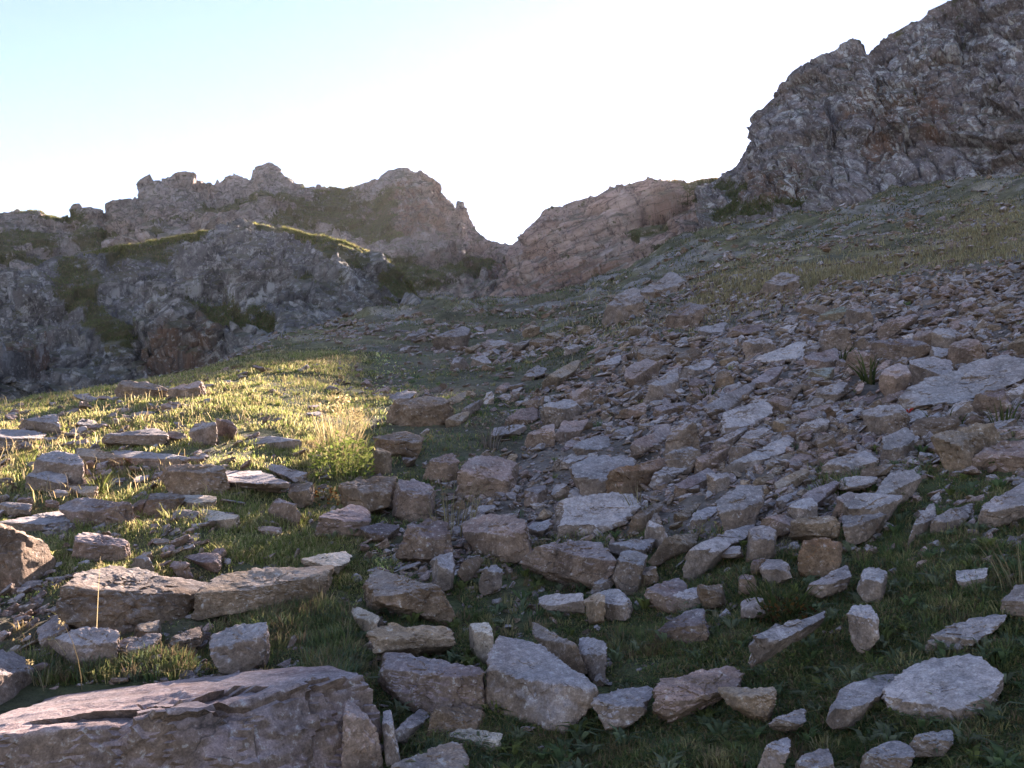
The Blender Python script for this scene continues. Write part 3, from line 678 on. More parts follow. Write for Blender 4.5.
# tint | kind | crease (share of the height taken by the upper face) | short name (for neighbours) | label | outline surveyed on the photo
ROCKS = '''
m|boulder|.32|the huge flat-topped boulder|huge flat-topped boulder with dark brown front face, lowest in the picture|-24,680 20,668 120,663 200,661 350,666 366,692 362,800 -24,815
g|rock|.5||grey rock behind the flat-topped boulder, beside the picture's edge|-25,640 10,643 36,658 30,678 0,695 -25,698
b|boulder|.25|the dark brown boulder at the shadow's edge|dark brown boulder on the lit knoll, cut by the picture's edge|-25,508 10,512 35,535 52,560 44,568 28,588 0,592 -25,592
b|boulder|.45|the big brown wedge boulder|big rusty brown wedge boulder half in sun, below the grassy knoll|70,614 72,585 86,557 110,555 140,569 175,572 206,592 190,609 150,624 90,627
t|boulder|.5|the long tan boulder|long tan and grey boulder just above the dark turf mound|203,603 205,578 235,568 270,562 312,564 336,572 330,592 280,598 235,601
g|rock|.5||grey lichened rock between the brown wedge boulder and flat-topped boulder|54,642 74,620 100,624 118,640 116,656 85,664
d|rock|.5||small dark rock in the shaded hollow beside the brown wedge boulder|38,628 54,610 70,614 69,638 48,648
g|rock|.4||moss-capped square grey rock sunk in the dark turf mound|208,642 215,626 245,621 266,627 269,652 255,665 225,660
g|stone|.6||thin flat grey stone at the foot of the dark turf mound|118,644 140,632 161,636 155,649 125,652
b|stone|.6||low brownish stone on the dark turf mound under the wedge boulder|160,642 170,626 200,622 206,636 180,644
t|stone|.5||small tan stone touching the foot of the big brown wedge boulder|134,636 138,622 158,620 161,634
g|boulder|.72|the tall grey block|tall grey block with long sloping top and tan front, middle of the turf|488,618 505,600 519,603 560,648 584,688 572,702 558,714 524,709 490,692
w|stone|.4||cream white chip leaning on the tall grey block|470,627 486,614 493,622 491,651 480,653 472,640
b|rock|.5||brown block tucked behind the tall grey block|522,614 535,604 560,619 586,651 580,670 560,668
g|rock|.5||lichened grey stone standing beside the brown block in the turf|571,631 590,629 606,648 604,670 590,668 578,650
t|rock|.4|the long tan stone|long layered tan stone above the purple brown slab|369,637 378,622 415,624 454,630 450,647 420,652 390,655
m|slab|.35|the purple brown slab|purple brown slab propped over gaps, beside the tall grey block|376,678 383,655 410,652 450,660 487,672 484,706 450,707 420,698 380,684
g|stone|.6||tilted grey stone under the purple brown slab|395,728 405,710 425,700 439,705 420,722 405,733
b|stone|.4||brown stone wedged below the purple brown slab|426,733 435,710 460,706 489,710 486,724 450,735
b|boulder|.55|the brown leaning wedge|large brown wedge leaning downhill, above the long tan stone|360,577 368,548 395,548 421,555 469,602 462,612 440,620 395,608 368,597
k|stone|.3||pointed pinkish brown stone standing on end beside the flat-topped boulder|345,748 346,700 356,697 371,724 386,752 376,760 352,760
p|stone|.3||thin pale stone standing upright beside the pointed pinkish stone|381,712 390,708 401,748 395,754 387,750
w|stone|.6||flat whitish stone lying in turf below the tall grey block|431,740 440,728 475,726 501,737 497,744 470,745
b|rock|.6||low brown rock at the picture's lower edge beside the flat whitish stone|391,766 420,739 460,738 471,752 462,780 395,780
g|rock|.5||low grey rock in the turf beneath the tall grey block's tan front|589,702 605,688 632,684 661,685 655,702 625,714 608,718
k|boulder|.5|the knobbly pink boulder|knobbly pinkish grey boulder in the lower turf|655,708 658,690 690,668 716,665 746,668 749,682 735,694 700,704 678,717
t|rock|.45||tan wedge stone touching the knobbly pink boulder|721,694 760,682 776,680 779,697 765,710 740,706
p|stone|.6||flat pale stone like a plank above the brown block|536,600 545,592 583,595 583,607 545,605
t|stone|.4||square tan stone at the end of the plank-like pale stone|584,602 590,590 605,594 604,614 590,616
g|rock|.5||grey rock between the turf mound and the upright pinkish stone|330,704 345,682 362,678 360,692 346,708
w|stone|.5||small cream stone above the long tan stone|351,610 358,604 379,618 376,628 360,622
p|slab|.8|the long tilted slab|long pale slab tilted like a ramp over a dark gap, on the turf|740,654 752,632 790,605 836,582 844,592 840,607 800,628 775,644 758,659
p|rock|.4||rounded pale rock beside the upper end of the ramp-like slab|847,612 855,600 866,596 878,605 877,624 866,640 857,641 849,627
p|stone|.5||cracked pale block above the rounded pale rock|857,582 863,567 878,562 886,570 881,591 865,592
g|rock|.6||grey tilted stone just above the ramp-like slab's upper end|806,585 820,572 845,560 853,566 845,580 825,590
p|rock|.6|the pale oval rock|pale oval rock tilted uphill beside the wide whitish boulder|829,709 835,693 855,675 890,664 897,672 880,692 860,714 840,719
p|boulder|.7|the wide whitish boulder|wide whitish boulder with a dark notch in the lower turf|887,690 900,665 930,655 980,649 989,652 997,674 985,693 950,708 922,715 894,702
p|rock|.6||loaf-shaped pale rock alone in turf above the wide whitish boulder|925,637 940,625 980,608 996,606 1004,618 990,629 950,646 934,650
p|stone|.6||small pale stone alone in dark turf above the loaf-shaped rock|953,574 970,568 989,566 981,581 965,584
g|stone|.6||flat grey stone in turf below the tan wedge stone|755,724 780,708 801,703 807,714 795,722
g|rock|.5||whitish grey rock among grass low between two flat stones|751,755 765,735 786,728 791,742 780,760 760,760
g|rock|.5||half-buried grey rock cut by the lower edge, beside the whitish grey rock|797,765 815,746 831,750 833,768 800,778
g|rock|.5||low lumpy grey rock in turf under the wide whitish boulder, longest of three|857,757 870,740 906,738 913,752 900,763 865,766
p|rock|.5||smaller pale rock uphill of the low lumpy grey rock|908,740 925,728 950,723 957,731 940,744 915,747
g|rock|.5||grey rock in dark turf cut by the picture's edge, above the whitish boulder|1001,608 1008,588 1036,580 1036,612
d|rock|.5||dark purple slab sunk in turf above the knobbly pink boulder|649,635 660,620 690,608 707,608 706,632 680,638
p|slab|.75|the great pale slab|great smooth pale slab lying on the upper scree, largest stone there|901,395 925,368 950,358 1024,351 1046,360 1030,384 1000,394 965,402 930,412 905,404
p|slab|.7|the long scree slab|long pale grey slab slanting through the middle scree|678,563 690,546 730,512 755,498 765,505 760,527 730,547 710,564 692,566
p|slab|.6|the pale lens-shaped slab|pale lens-shaped slab above a green grass tuft|807,470 830,452 870,441 878,452 872,464 845,472 815,477
p|rock|.7|the lilac grass-edge rock|lilac grey block at the edge of the grass, above two leaning stones|873,493 880,478 905,462 921,457 923,476 905,493 885,503 874,499
p|rock|.6|the pale steep stone|pale stone tilted steeply beside the green grass tuft|780,514 795,492 810,480 817,485 816,507 800,518 785,520
g|rock|.5||grey block with flat top below the lilac grey block|841,522 850,508 875,507 886,516 876,528 855,536 845,533
p|rock|.6||pale fin-shaped rock just below the great pale slab|878,458 885,430 905,418 915,420 913,443 900,455
p|stone|.5||pale upright slab of the leaning pair under the lilac block|909,538 920,510 932,499 945,502 936,522 918,540
g|rock|.6||grey slab leaning on the pale upright slab in the grass|926,531 940,508 960,495 981,491 979,504 960,515 945,531
g|rock|.6||grey boulder at the picture's edge beside dry grass blades|966,523 980,495 1000,480 1034,475 1034,508 990,523
t|rock|.3||squared tan block between the steep stone and the rusty boulder|788,535 792,518 840,515 844,522 836,536
r|boulder|.3|the rusty boulder|rusty brown boulder with a shaded face above dark leafy clump|798,565 803,545 825,532 839,535 844,552 830,565 810,573
k|rock|.5||pinkish grey slab at the picture's edge below the great pale slab|958,468 975,448 1024,433 1042,440 1042,458 1000,465 975,473
g|rock|.4||upright grey rock below the end of the long scree slab|745,553 750,530 765,523 776,530 774,548 760,555
p|rock|.6||pale slab tilted uphill in scree over dark green gap|726,468 750,450 788,430 796,438 775,458 745,470
k|rock|.4|the orange pink rock|orange pink rounded rock behind the great pale slab|946,360 952,345 965,336 981,340 984,357 970,363
t|rock|.5||tan slanting rock at the picture's edge above the great slab|998,354 1010,335 1024,323 1044,325 1044,352
k|rock|.4||blotchy pink and white rock touching the great slab's downhill tip|879,387 882,365 895,361 906,362 909,374 903,390 890,393
p|slab|.7|the small bluish slab|smooth bluish pale slab lying flat high on the scree|752,358 780,342 805,338 813,345 800,357 770,365
n|rock|.5||greenish grey rock below the smooth bluish slab|796,378 805,360 825,358 834,368 829,381 810,387
d|rock|.4|the dark grey block|dark grey block above the blotchy pink rock|867,363 872,340 890,335 930,340 936,352 900,363
g|rock|.5||square grey block between dark block and orange pink rock|929,347 932,325 950,320 956,335 948,348
n|rock|.5|the green-tinged stone|green-tinged stone at the top of the stony scree|811,320 825,306 840,304 847,312 835,322
p|rock|.5|the pale lone stone|pale lone stone against the dark grass strip high on the slope|934,282 945,273 962,273 966,283 950,287
k|boulder|.5|the pinkish domed boulder|pinkish domed boulder behind the dry grass stalks, centre of the gully|451,490 458,465 470,450 481,449 516,463 519,482 505,493 470,497
g|boulder|.65|the wide grey boulder|wide grey boulder with flat sloping face, gully's middle|570,470 590,450 625,439 638,448 635,467 615,488 590,494 579,488
r|rock|.5||orange brown broken rock leaning on the wide grey boulder|603,481 630,455 670,444 674,455 650,478 630,491 610,493
k|boulder|.5|the speckled pink boulder|speckled pink lumpy boulder below the dry stalks|463,527 470,513 500,509 526,522 533,542 515,552 490,550 472,540
m|boulder|.4|the layered boulder|wide layered grey boulder with a banded front face|512,557 540,542 590,536 609,545 611,560 595,577 560,578 524,565
m|boulder|.45|the purple brown boulder|purple brown rounded boulder just uphill of the brown leaning wedge|380,548 400,519 430,512 449,530 451,547 430,558 400,556
b|rock|.4||brown rock at the sunlit knoll's foot beside the square rock|339,490 360,475 395,469 399,480 394,502 370,511 345,506
m|rock|.35||square purple grey rock touching the brown rock at knoll's foot|393,510 398,480 425,479 436,490 433,510 415,515
p|rock|.7||broad pale flat rock between speckled boulder and long scree slab|552,528 560,505 600,487 641,499 641,512 600,528 570,533
g|rock|.6||smooth grey rock above the layered boulder's end|599,548 625,530 650,525 656,535 650,550 625,556
t|slab|.5||tan-sided plank of rock lying against the long scree slab|645,558 655,545 690,520 703,514 704,530 680,550 655,562
p|stone|.4||small pale stone standing up behind the tan-sided plank|645,533 650,512 658,513 669,531 662,543
g|rock|.4||blocky grey rock below the smooth grey rock|611,569 620,550 640,544 646,561 640,578 622,585
m|rock|.6||flat purplish pink rock beside the blocky grey rock|639,593 648,575 680,571 691,586 680,602 650,602
p|stone|.7||bright pale stone with flat face below the tan-sided plank|668,602 680,582 700,580 708,594 690,602
b|boulder|.4|the broad far boulder|broad flat brown boulder in the shaded gully behind the bright bush|385,418 390,403 430,392 456,402 456,417 440,425 395,423
b|rock|.4||long brown rock just below the broad flat brown boulder|371,443 380,430 415,429 423,440 416,456 380,453
k|rock|.5||pinkish block on the gully slope uphill of the pink domed boulder|522,438 535,420 550,415 557,425 553,443 535,448
k|rock|.6||tilted pinkish slab beside the pinkish block on gully slope|555,433 560,420 585,409 591,415 580,430 565,440
t|boulder|.65|the tan sloping boulder|tan sloping boulder high in the gully, biggest up there|536,386 555,360 575,350 582,355 576,374 555,388 542,391
p|slab|.6|the pale upper slab|pale flat slab tilted to the gully beside the tan sloping boulder|584,370 600,358 622,350 626,356 610,367 592,373
g|boulder|.5|the grey leaning boulder|grey upright boulder at the edge of upper scree|639,396 650,375 670,361 681,368 679,387 665,400 648,403
k|slab|.5||low pinkish slab below the grey upright boulder|610,417 640,399 647,404 642,418
g|rock|.6||grey slab downhill of the tan sloping boulder|514,380 525,368 548,361 546,374 530,382
p|stone|.6||small pale stone low on the gully floor under the bluff|461,364 470,355 490,353 491,362 475,366
g|boulder|.5|the round gully boulder|round grey boulder at the head of the gully|429,343 440,325 460,321 471,332 466,346 445,348
g|rock|.5||flat grey rock beside the round gully boulder, under the buttress|398,339 410,329 432,329 436,337 420,341
b|boulder|.4|the paired crest boulders|brown boulder of the pair on the sunlit knoll crest, dark side|117,398 120,382 150,380 166,388 164,397
k|boulder|.5||pinkish boulder of the pair on the sunlit knoll crest|159,396 170,383 192,375 203,380 205,395 190,399
g|rock|.5|the lone knoll rock|grey block alone in grass in the middle of the sunlit knoll|186,428 190,412 207,409 224,430 223,441 195,443
p|slab|.6|the slanting knoll slab|pale flat slab slanting down across the sunlit knoll grass|224,430 236,420 265,425 286,440 294,452 270,449 240,437
g|slab|.4|the long knoll ledge|long grey ledge of rock on the sunlit knoll|89,439 100,430 140,425 166,430 169,442 140,446 100,444
p|slab|.6||pale tilted slab just below the long grey ledge on the knoll|111,450 130,442 160,446 186,458 181,464 140,462
b|rock|.3|the shaded knoll block|brown shaded block in front of the big leaning knoll slab|161,482 165,466 200,461 223,470 229,487 210,493 180,490
g|slab|.65|the big knoll slab|big grey slab leaning on the brown shaded block, sunlit knoll|209,472 225,458 260,459 286,478 283,489 255,494 228,490
g|rock|.6||split grey rock uphill of the big leaning knoll slab|254,461 275,452 300,461 313,476 311,487 290,484
g|rock|.4||steep-fronted grey rock below the long grey ledge|35,472 42,450 65,447 83,460 81,477 60,482
t|rock|.6||tan slab between the long ledge and the steep-fronted rock|76,452 85,440 110,449 126,460 115,465 90,459
m|boulder|.35|the purple knoll boulder|purple grey boulder with rounded front, lower sunlit knoll|60,507 80,495 115,496 136,508 137,532 120,535 90,524 68,514
b|rock|.4||dull brown rock beside the white split rocks|144,509 150,495 175,489 183,500 176,510
w|rock|.6|the white split rock|white split rock, upper half, bright in the sun|175,494 195,489 216,497 214,507 185,507
w|rock|.6||white slab sliding below the white split rock|189,507 215,501 241,518 241,527 220,527 195,517
m|rock|.4||purple pointed rock at the edge of the sunlit grass|267,508 275,490 282,487 299,508 298,520 280,520
b|stone|.4||small brown rock between the pointed rock and big knoll slab|282,488 290,481 310,480 316,495 300,503
p|slab|.6||pale low slab on the knoll at the picture's edge|-12,440 -8,430 15,424 45,431 49,440 20,444
g|rock|.5||jagged grey rocks heap's top stone near the knoll crest|14,428 30,412 45,404 56,415 58,431 40,434
g|slab|.6||flat grey slab low on the knoll above the dark brown boulder|4,523 20,508 60,502 71,510 66,524 40,531
p|stone|.5||pale stone beside the steep-fronted grey rock|18,484 25,470 45,467 66,478 61,489
t|stone|.6||tan slanting stone above the purple knoll boulder|64,482 68,474 80,476 99,490 98,499 80,494
m|rock|.4||purple grey rock below the purple knoll boulder|74,553 80,535 105,529 126,545 129,562 110,563
p|stone|.4||pale sunlit sliver of rock above the brown wedge boulder|127,563 140,544 153,563 156,573 140,572
m|stone|.4||small purple rock in sunlit grass above the long tan boulder|167,563 172,550 186,551 196,573 190,579
w|rock|.6||cream broken rock where the sunlit grass meets the shade|294,563 310,545 345,542 351,560 330,572
m|rock|.5|the purple shade-edge rock|purple rock below the orange fern at the shade's edge|299,528 320,505 360,502 373,515 361,530 320,533
t|rock|.3||tan sunlit rock beside the bright green bush|369,468 375,450 388,444 393,458 391,470
k|rock|.4||pinkish sunlit rock between the bush and the domed boulder|419,473 430,452 450,447 459,458 456,478 430,478
d|stone|.6||flat mossy rock below the square purple grey rock|359,530 366,522 385,521 400,528 392,535 368,536
g|stone|.5||pale grey stone under the purple brown boulder|430,560 440,548 452,550 456,560 446,566
g|rock|.4||grey rock beside the brown leaning wedge's top|432,576 437,554 446,553 455,566 452,584 442,584
b|stone|.4||small brown stone between the wedge and speckled boulder|456,566 466,553 480,552 484,560 470,574 460,574
g|stone|.4||grey cracked stone below the speckled pink boulder|474,578 484,560 496,556 503,566 500,582 484,586
g|knob|.5|the lichened knob|lichened grey rock knob in the grass under the pink outcrop|596,318 605,296 625,286 642,290 646,310 630,322 610,324
g|knob|.5||grey rock knob below the pink outcrop's dark grass ledge|628,300 640,282 660,270 684,276 690,296 670,306 645,308
g|knob|.5|the pale slope knob|pale grey rock knob in the heath below the big cliff|812,252 820,236 836,232 848,240 846,252 830,256
g|knob|.5||low broken rock knob in dark heath between outcrop and cliff|750,290 760,276 785,270 800,280 795,294 770,298
d|knob|.5||dark rock knob at the foot of the pink outcrop|660,322 668,306 690,300 706,308 700,324 676,330
'''
PLAIN = {'knob': 'rock_outcrop', 'slab': 'rock_slab'}


def parse():
    out = []
    for ln in ROCKS.strip().splitlines():
        c, kind, cr, short, label, pts = ln.split('|')
        poly = np.array([[float(v) for v in p.split(',')] for p in pts.split()])
        out.append(dict(c=c, kind=kind, crease=float(cr), short=short, label=label, poly=poly))
    return out


def hull(pts):
    pts = sorted(map(tuple, pts))
    def half(ps):
        h = []
        for p in ps:
            while len(h) > 1 and (h[-1][0] - h[-2][0]) * (p[1] - h[-2][1]) - (h[-1][1] - h[-2][1]) * (p[0] - h[-2][0]) <= 0:
                h.pop()
            h.append(p)
        return h
    a = half(pts); b = half(pts[::-1])
    return np.array(a[:-1] + b[:-1])          # counter-clockwise (y up)


def sphere(sub):
    import bmesh
    bm = bmesh.new()
    bmesh.ops.create_icosphere(bm, subdivisions=sub, radius=1)
    v = np.array([x.co[:] for x in bm.verts]); f = np.array([[a.index for a in t.verts] for t in bm.faces])
    bm.free()
    return v, f


SPH = {k: sphere(k) for k in (1, 2, 3, 4, 5, 6)}


def rock_shape(poly2, depth, crease, sub, rg, rough=1.0, flat=None, wild=False):
    """poly2: convex outline in metres (right, up), ccw. returns verts in (right, up, away) axes"""
    W = np.ptp(poly2[:, 0]); H = np.ptp(poly2[:, 1]); D = depth
    u1 = poly2[:, 1].max()
    uc = u1 - crease * H
    nT = np.array([rg.uniform(-.14, .14), 0.88, -0.47 + rg.uniform(-.1, .12)])
    if flat: nT = np.array([rg.uniform(-.08, .08), 1.0, -flat * rg.uniform(.8, 1.3)])
    nT /= np.linalg.norm(nT)
    # follow the slope of the outline's upper edge
    top = poly2[poly2[:, 1] > poly2[:, 1].min() + 0.5 * H]
    if len(top) > 2 and not (rough < 0):
        sl = np.polyfit(top[:, 0], top[:, 1], 1)[0]
        nT[0] -= np.clip(sl, -.7, .7) * 0.6; nT /= np.linalg.norm(nT)
    dT = nT @ np.array([0, uc, -D / 2])
    N, Dd = [nT], [dT]
    k = len(poly2)
    for i in range(k):
        a, b = poly2[i], poly2[(i + 1) % k]
        e = b - a; L = np.linalg.norm(e)
        if L < 1e-6: continue
        n2 = np.array([e[1], -e[0]]) / L
        m = (a + b) / 2
        if n2[1] > 0.3:
            al = R(rg.uniform(25, 55))
            n = np.array([n2[0] * math.cos(al), n2[1] * math.cos(al), math.sin(al)])
            vt = (dT - nT[0] * m[0] - nT[1] * m[1]) / (nT[2] if abs(nT[2]) > .1 else -.1)
            vt = np.clip(vt, -D / 2, D * 0.6)
        else:
            tv = rg.uniform(-0.3, 0.35)
            n = np.array([n2[0], n2[1], tv]); n /= np.linalg.norm(n)
            vt = -0.3 * D * np.sign(tv)
        N.append(n); Dd.append(n @ np.array([m[0], m[1], vt]))
    r0 = rg.uniform(-.25, .25) * W
    lw = 0.95 if wild else 0.55
    for l in (rg.uniform(.10, lw), -rg.uniform(.10, lw)):
        n = np.array([l, rg.uniform(-.35, .45) if wild else rg.uniform(-.18, .2), -1.0]); n /= np.linalg.norm(n)
        N.append(n); Dd.append(n @ np.array([r0, 0, -D / 2]))
    n = np.array([rg.uniform(-.2, .2), -.1, 1.0]); n /= np.linalg.norm(n); N.append(n); Dd.append(n[2] * D * 0.6)
    N = np.array(N); Dd = np.maximum(np.array(Dd), 0.06 * min(W, H, D))
    sv, sf = SPH[sub]
    dirs = sv * np.array([W, H * 0.9, D]) / 2
    dirs /= np.linalg.norm(dirs, axis=1, keepdims=True)

    def radius(N, Dd):
        q = np.maximum(dirs @ N.T, 1e-6) / Dd
        P_ = 60
        return (q ** P_).sum(1) ** (-1.0 / P_)
    r = radius(N, Dd)
    pts = dirs * r[:, None]
    for _ in range(6):                                   # chipped corners
        n = rg.normal(size=3); n /= np.linalg.norm(n)
        N = np.vstack([N, n]); Dd = np.append(Dd, (pts @ n).max() * rg.uniform(0.74 if wild else 0.84, 0.97))
    r = radius(N, Dd)
    pts = dirs * r[:, None]
    s = (W * H * D) ** (1 / 3)
    nrm = pts / np.linalg.norm(pts, axis=1, keepdims=True)
    off = rg.uniform(0, 90, 3)
    q = pts / s
    ax = np.array([1, 2.0, 1]) if rg.random() < 0.4 else np.array([1, 1, 1])
    d = (0.036 if sub < 5 else 0.022) * facets(q * ax * 2.6 + off, 5, 0.8) + 0.016 * facets(q * 6.5 * ax + off, 6, 0.8) + 0.020 * fbm(q * 3 + off, 4, 8)
    big_ = rough < 0
    if rough < 0:            # very large block: flat faces, broken edges
        d = 0.017 * facets(q * 2.4 + off, 5, 0.8) + 0.016 * facets(q * 6 + off, 15, 0.8) * sstep(-.2, .5, fbm(q * 2.2 + 9, 2, 4)) + 0.006 * fbm(q * 9 + off, 4, 31) + 0.014 * fbm(q * 1.7 + off, 5, 8, .55) + 0.003 * fbm(q * 25 + off, 3, 9)
        fm = sstep(-0.05, -0.45, nrm[:, 2]) + 0.25
        d = d * 0.7 + fm * (0.030 * facets(q * 2.1 * np.array([1, 1.5, 1]) + off, 25, 0.9) + 0.020 * facets(q * 4.6 + off, 26, 0.9) + 0.010 * facets(q * 11 + off, 27, .9))
        rough = 1.0
    if sub >= 5 and not big_:
        d = d + 0.009 * facets(q * 16 + off, 7, 0.9) + 0.012 * fbm(q * 14 + off, 4, 12, .6)
    return pts + nrm * (d * s * rough)[:, None], sf


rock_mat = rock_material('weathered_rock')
FOOT = []          # (polygon px, near depth, far depth) for keeping grass out of the stones


def add_rock(rk, rg, idx):
    poly = rk['poly'].astype(float)
    wpx = np.ptp(poly[:, 0]); hpx = np.ptp(poly[:, 1])
    cx, cy = (poly[:, 0].max() + poly[:, 0].min()) / 2, (poly[:, 1].max() + poly[:, 1].min()) / 2
    # depth of the ground along the outline's lower edge: near side and slant of the stone on the slope
    xs = np.linspace(poly[:, 0].min() + 0.06 * wpx, poly[:, 0].max() - 0.06 * wpx, 9)
    lowy = np.full(9, -1.0)
    for a_, b_ in zip(poly, np.roll(poly, -1, 0)):
        if abs(b_[0] - a_[0]) < 1e-6: continue
        t_ = (xs - a_[0]) / (b_[0] - a_[0])
        ok = (t_ >= 0) & (t_ <= 1)
        lowy = np.where(ok, np.maximum(lowy, a_[1] + t_ * (b_[1] - a_[1])), lowy)
    lowy = np.clip(np.where(lowy < 0, poly[:, 1].mean(), lowy), 0, 795)
    gY = ground_hit(xs, lowy)[:, 1]
    cxp = xs - cx
    slope = np.polyfit(cxp, gY, 1)[0] if wpx > 8 else 0.0          # depth per pixel
    Yl = gY - slope * cxp
    Y0 = np.percentile(Yl, 14) * (0.962 if cx > 720 and cy > 470 else 0.976) * (0.95 if rk['short'] == 'the long tilted slab' else 1)
    W = wpx * Y0 / F; H = hpx * Y0 / F
    shear = float(np.clip(slope * F / Y0, -1.3, 1.3))
    if wpx > 300: shear = 0.0; Y0 = 2.75; W = wpx * Y0 / F; H = hpx * Y0 / F
    D = rk.get('depth') or min(max(0.75 * W, 0.7 * H), 1.5 * min(W, H * 1.3)) * rg.uniform(.85, 1.1)
    flat = 0.16 if (cx < 400 and cy < 600 and rk['kind'] == 'slab') else 0.30 if (cx < 400 and cy < 600) else None
    if wpx > 300: flat = 0.12; rk['rough'] = -1.0
    if flat: D = np.clip(rk['crease'] * H / (flat + .05), D, 1.3 * W)
    if wpx > 300: D = 0.85
    Yc = Y0 + D * 0.42
    C = CAM + pix_ray(cx, cy) * Yc
    sc = Yc / F
    # the stone goes on into the ground below its visible edge
    pl = np.stack([(poly[:, 0] - cx) * sc, -(poly[:, 1] - cy) * sc], 1)
    m = pl[:, 1] < pl[:, 1].min() + 0.4 * H
    pl[m, 1] -= 0.14 * H + 0.02
    pl = hull(pl)
    ctr = np.array([pl[:, 0].mean(), (pl[:, 1].max() + pl[:, 1].min()) / 2])
    pl = pl - ctr
    V = pix_ray(cx, cy); V = V / np.linalg.norm(V)
    Rr = np.cross(V, [0, 0, 1.0]); Rr /= np.linalg.norm(Rr)
    U = np.cross(Rr, V)
    C = C + Rr * ctr[0] + U * ctr[1]
    sz = max(wpx, hpx)
    sub = 6 if sz > 88 else 5 if sz > 34 else 4 if sz > 14 else 3
    pts, f = rock_shape(pl, D, rk['crease'], sub, rg, rk.get('rough', 1.0), flat, rk.get('wild', False))
    dv = pts[:, 0:1] * shear
    kx = 1 + np.clip(dv / Yc, -.5, .8)
    P = C + pts[:, 0:1] * kx * Rr + pts[:, 1:2] * kx * U + (pts[:, 2:3] + dv) * V
    base = np.array([C[0], C[1], P[:, 2].min()])
    name = PLAIN.get(rk['kind'], rk['kind'])
    me = mesh_from(name, P - base, tris=f, smooth=True)
    try: me.set_sharp_from_angle(angle=R(34))
    except Exception: pass
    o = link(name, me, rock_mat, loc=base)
    t = np.array(TINT[rk['c']]) * rg.uniform(0.66, 1.08) * np.array([1.30, 1.16, 1.08])
    o.color = (*t, 1)
    tag(o, rk['label'], {'slab': 'slab', 'boulder': 'boulder', 'stone': 'stone', 'knob': 'outcrop'}.get(rk['kind'], 'rock'), rk.get('group', 'rocks of the boulder field'))
    o['kind'] = 'thing'
    if sz > 12:
        FOOT.append((poly, Y0, Y0 + D))
    return o


rocks = parse()
for i, rk in enumerate(rocks):
    add_rock(rk, np.random.default_rng(100 + i), i)

# --------- smaller single stones between them, named by the big neighbour
LAND = [(r['short'], np.array([(r['poly'][:, 0].max() + r['poly'][:, 0].min()) / 2, (r['poly'][:, 1].max() + r['poly'][:, 1].min()) / 2]), np.ptp(r['poly'][:, 0]), np.ptp(r['poly'][:, 1])) for r in rocks if r['short']]
CNAME = dict(g='grey', p='pale', b='brown', t='tan', k='pinkish', d='dark', r='rusty', w='whitish', n='greenish', m='purplish')
rg = np.random.default_rng(5)


def in_poly(poly, x, y, grow=1.0):
    c = poly.mean(0); p = c + (poly - c) * grow
    x = np.asarray(x, float); y = np.asarray(y, float)
    ins = np.zeros(x.shape, bool)
    j = len(p) - 1
    for i in range(len(p)):
        with np.errstate(divide='ignore', invalid='ignore'):
            cnd = ((p[i, 1] > y) != (p[j, 1] > y)) & (x < (p[j, 0] - p[i, 0]) * (y - p[i, 1]) / (p[j, 1] - p[i, 1] + 1e-12) + p[i, 0])
        ins ^= cnd; j = i
    return ins


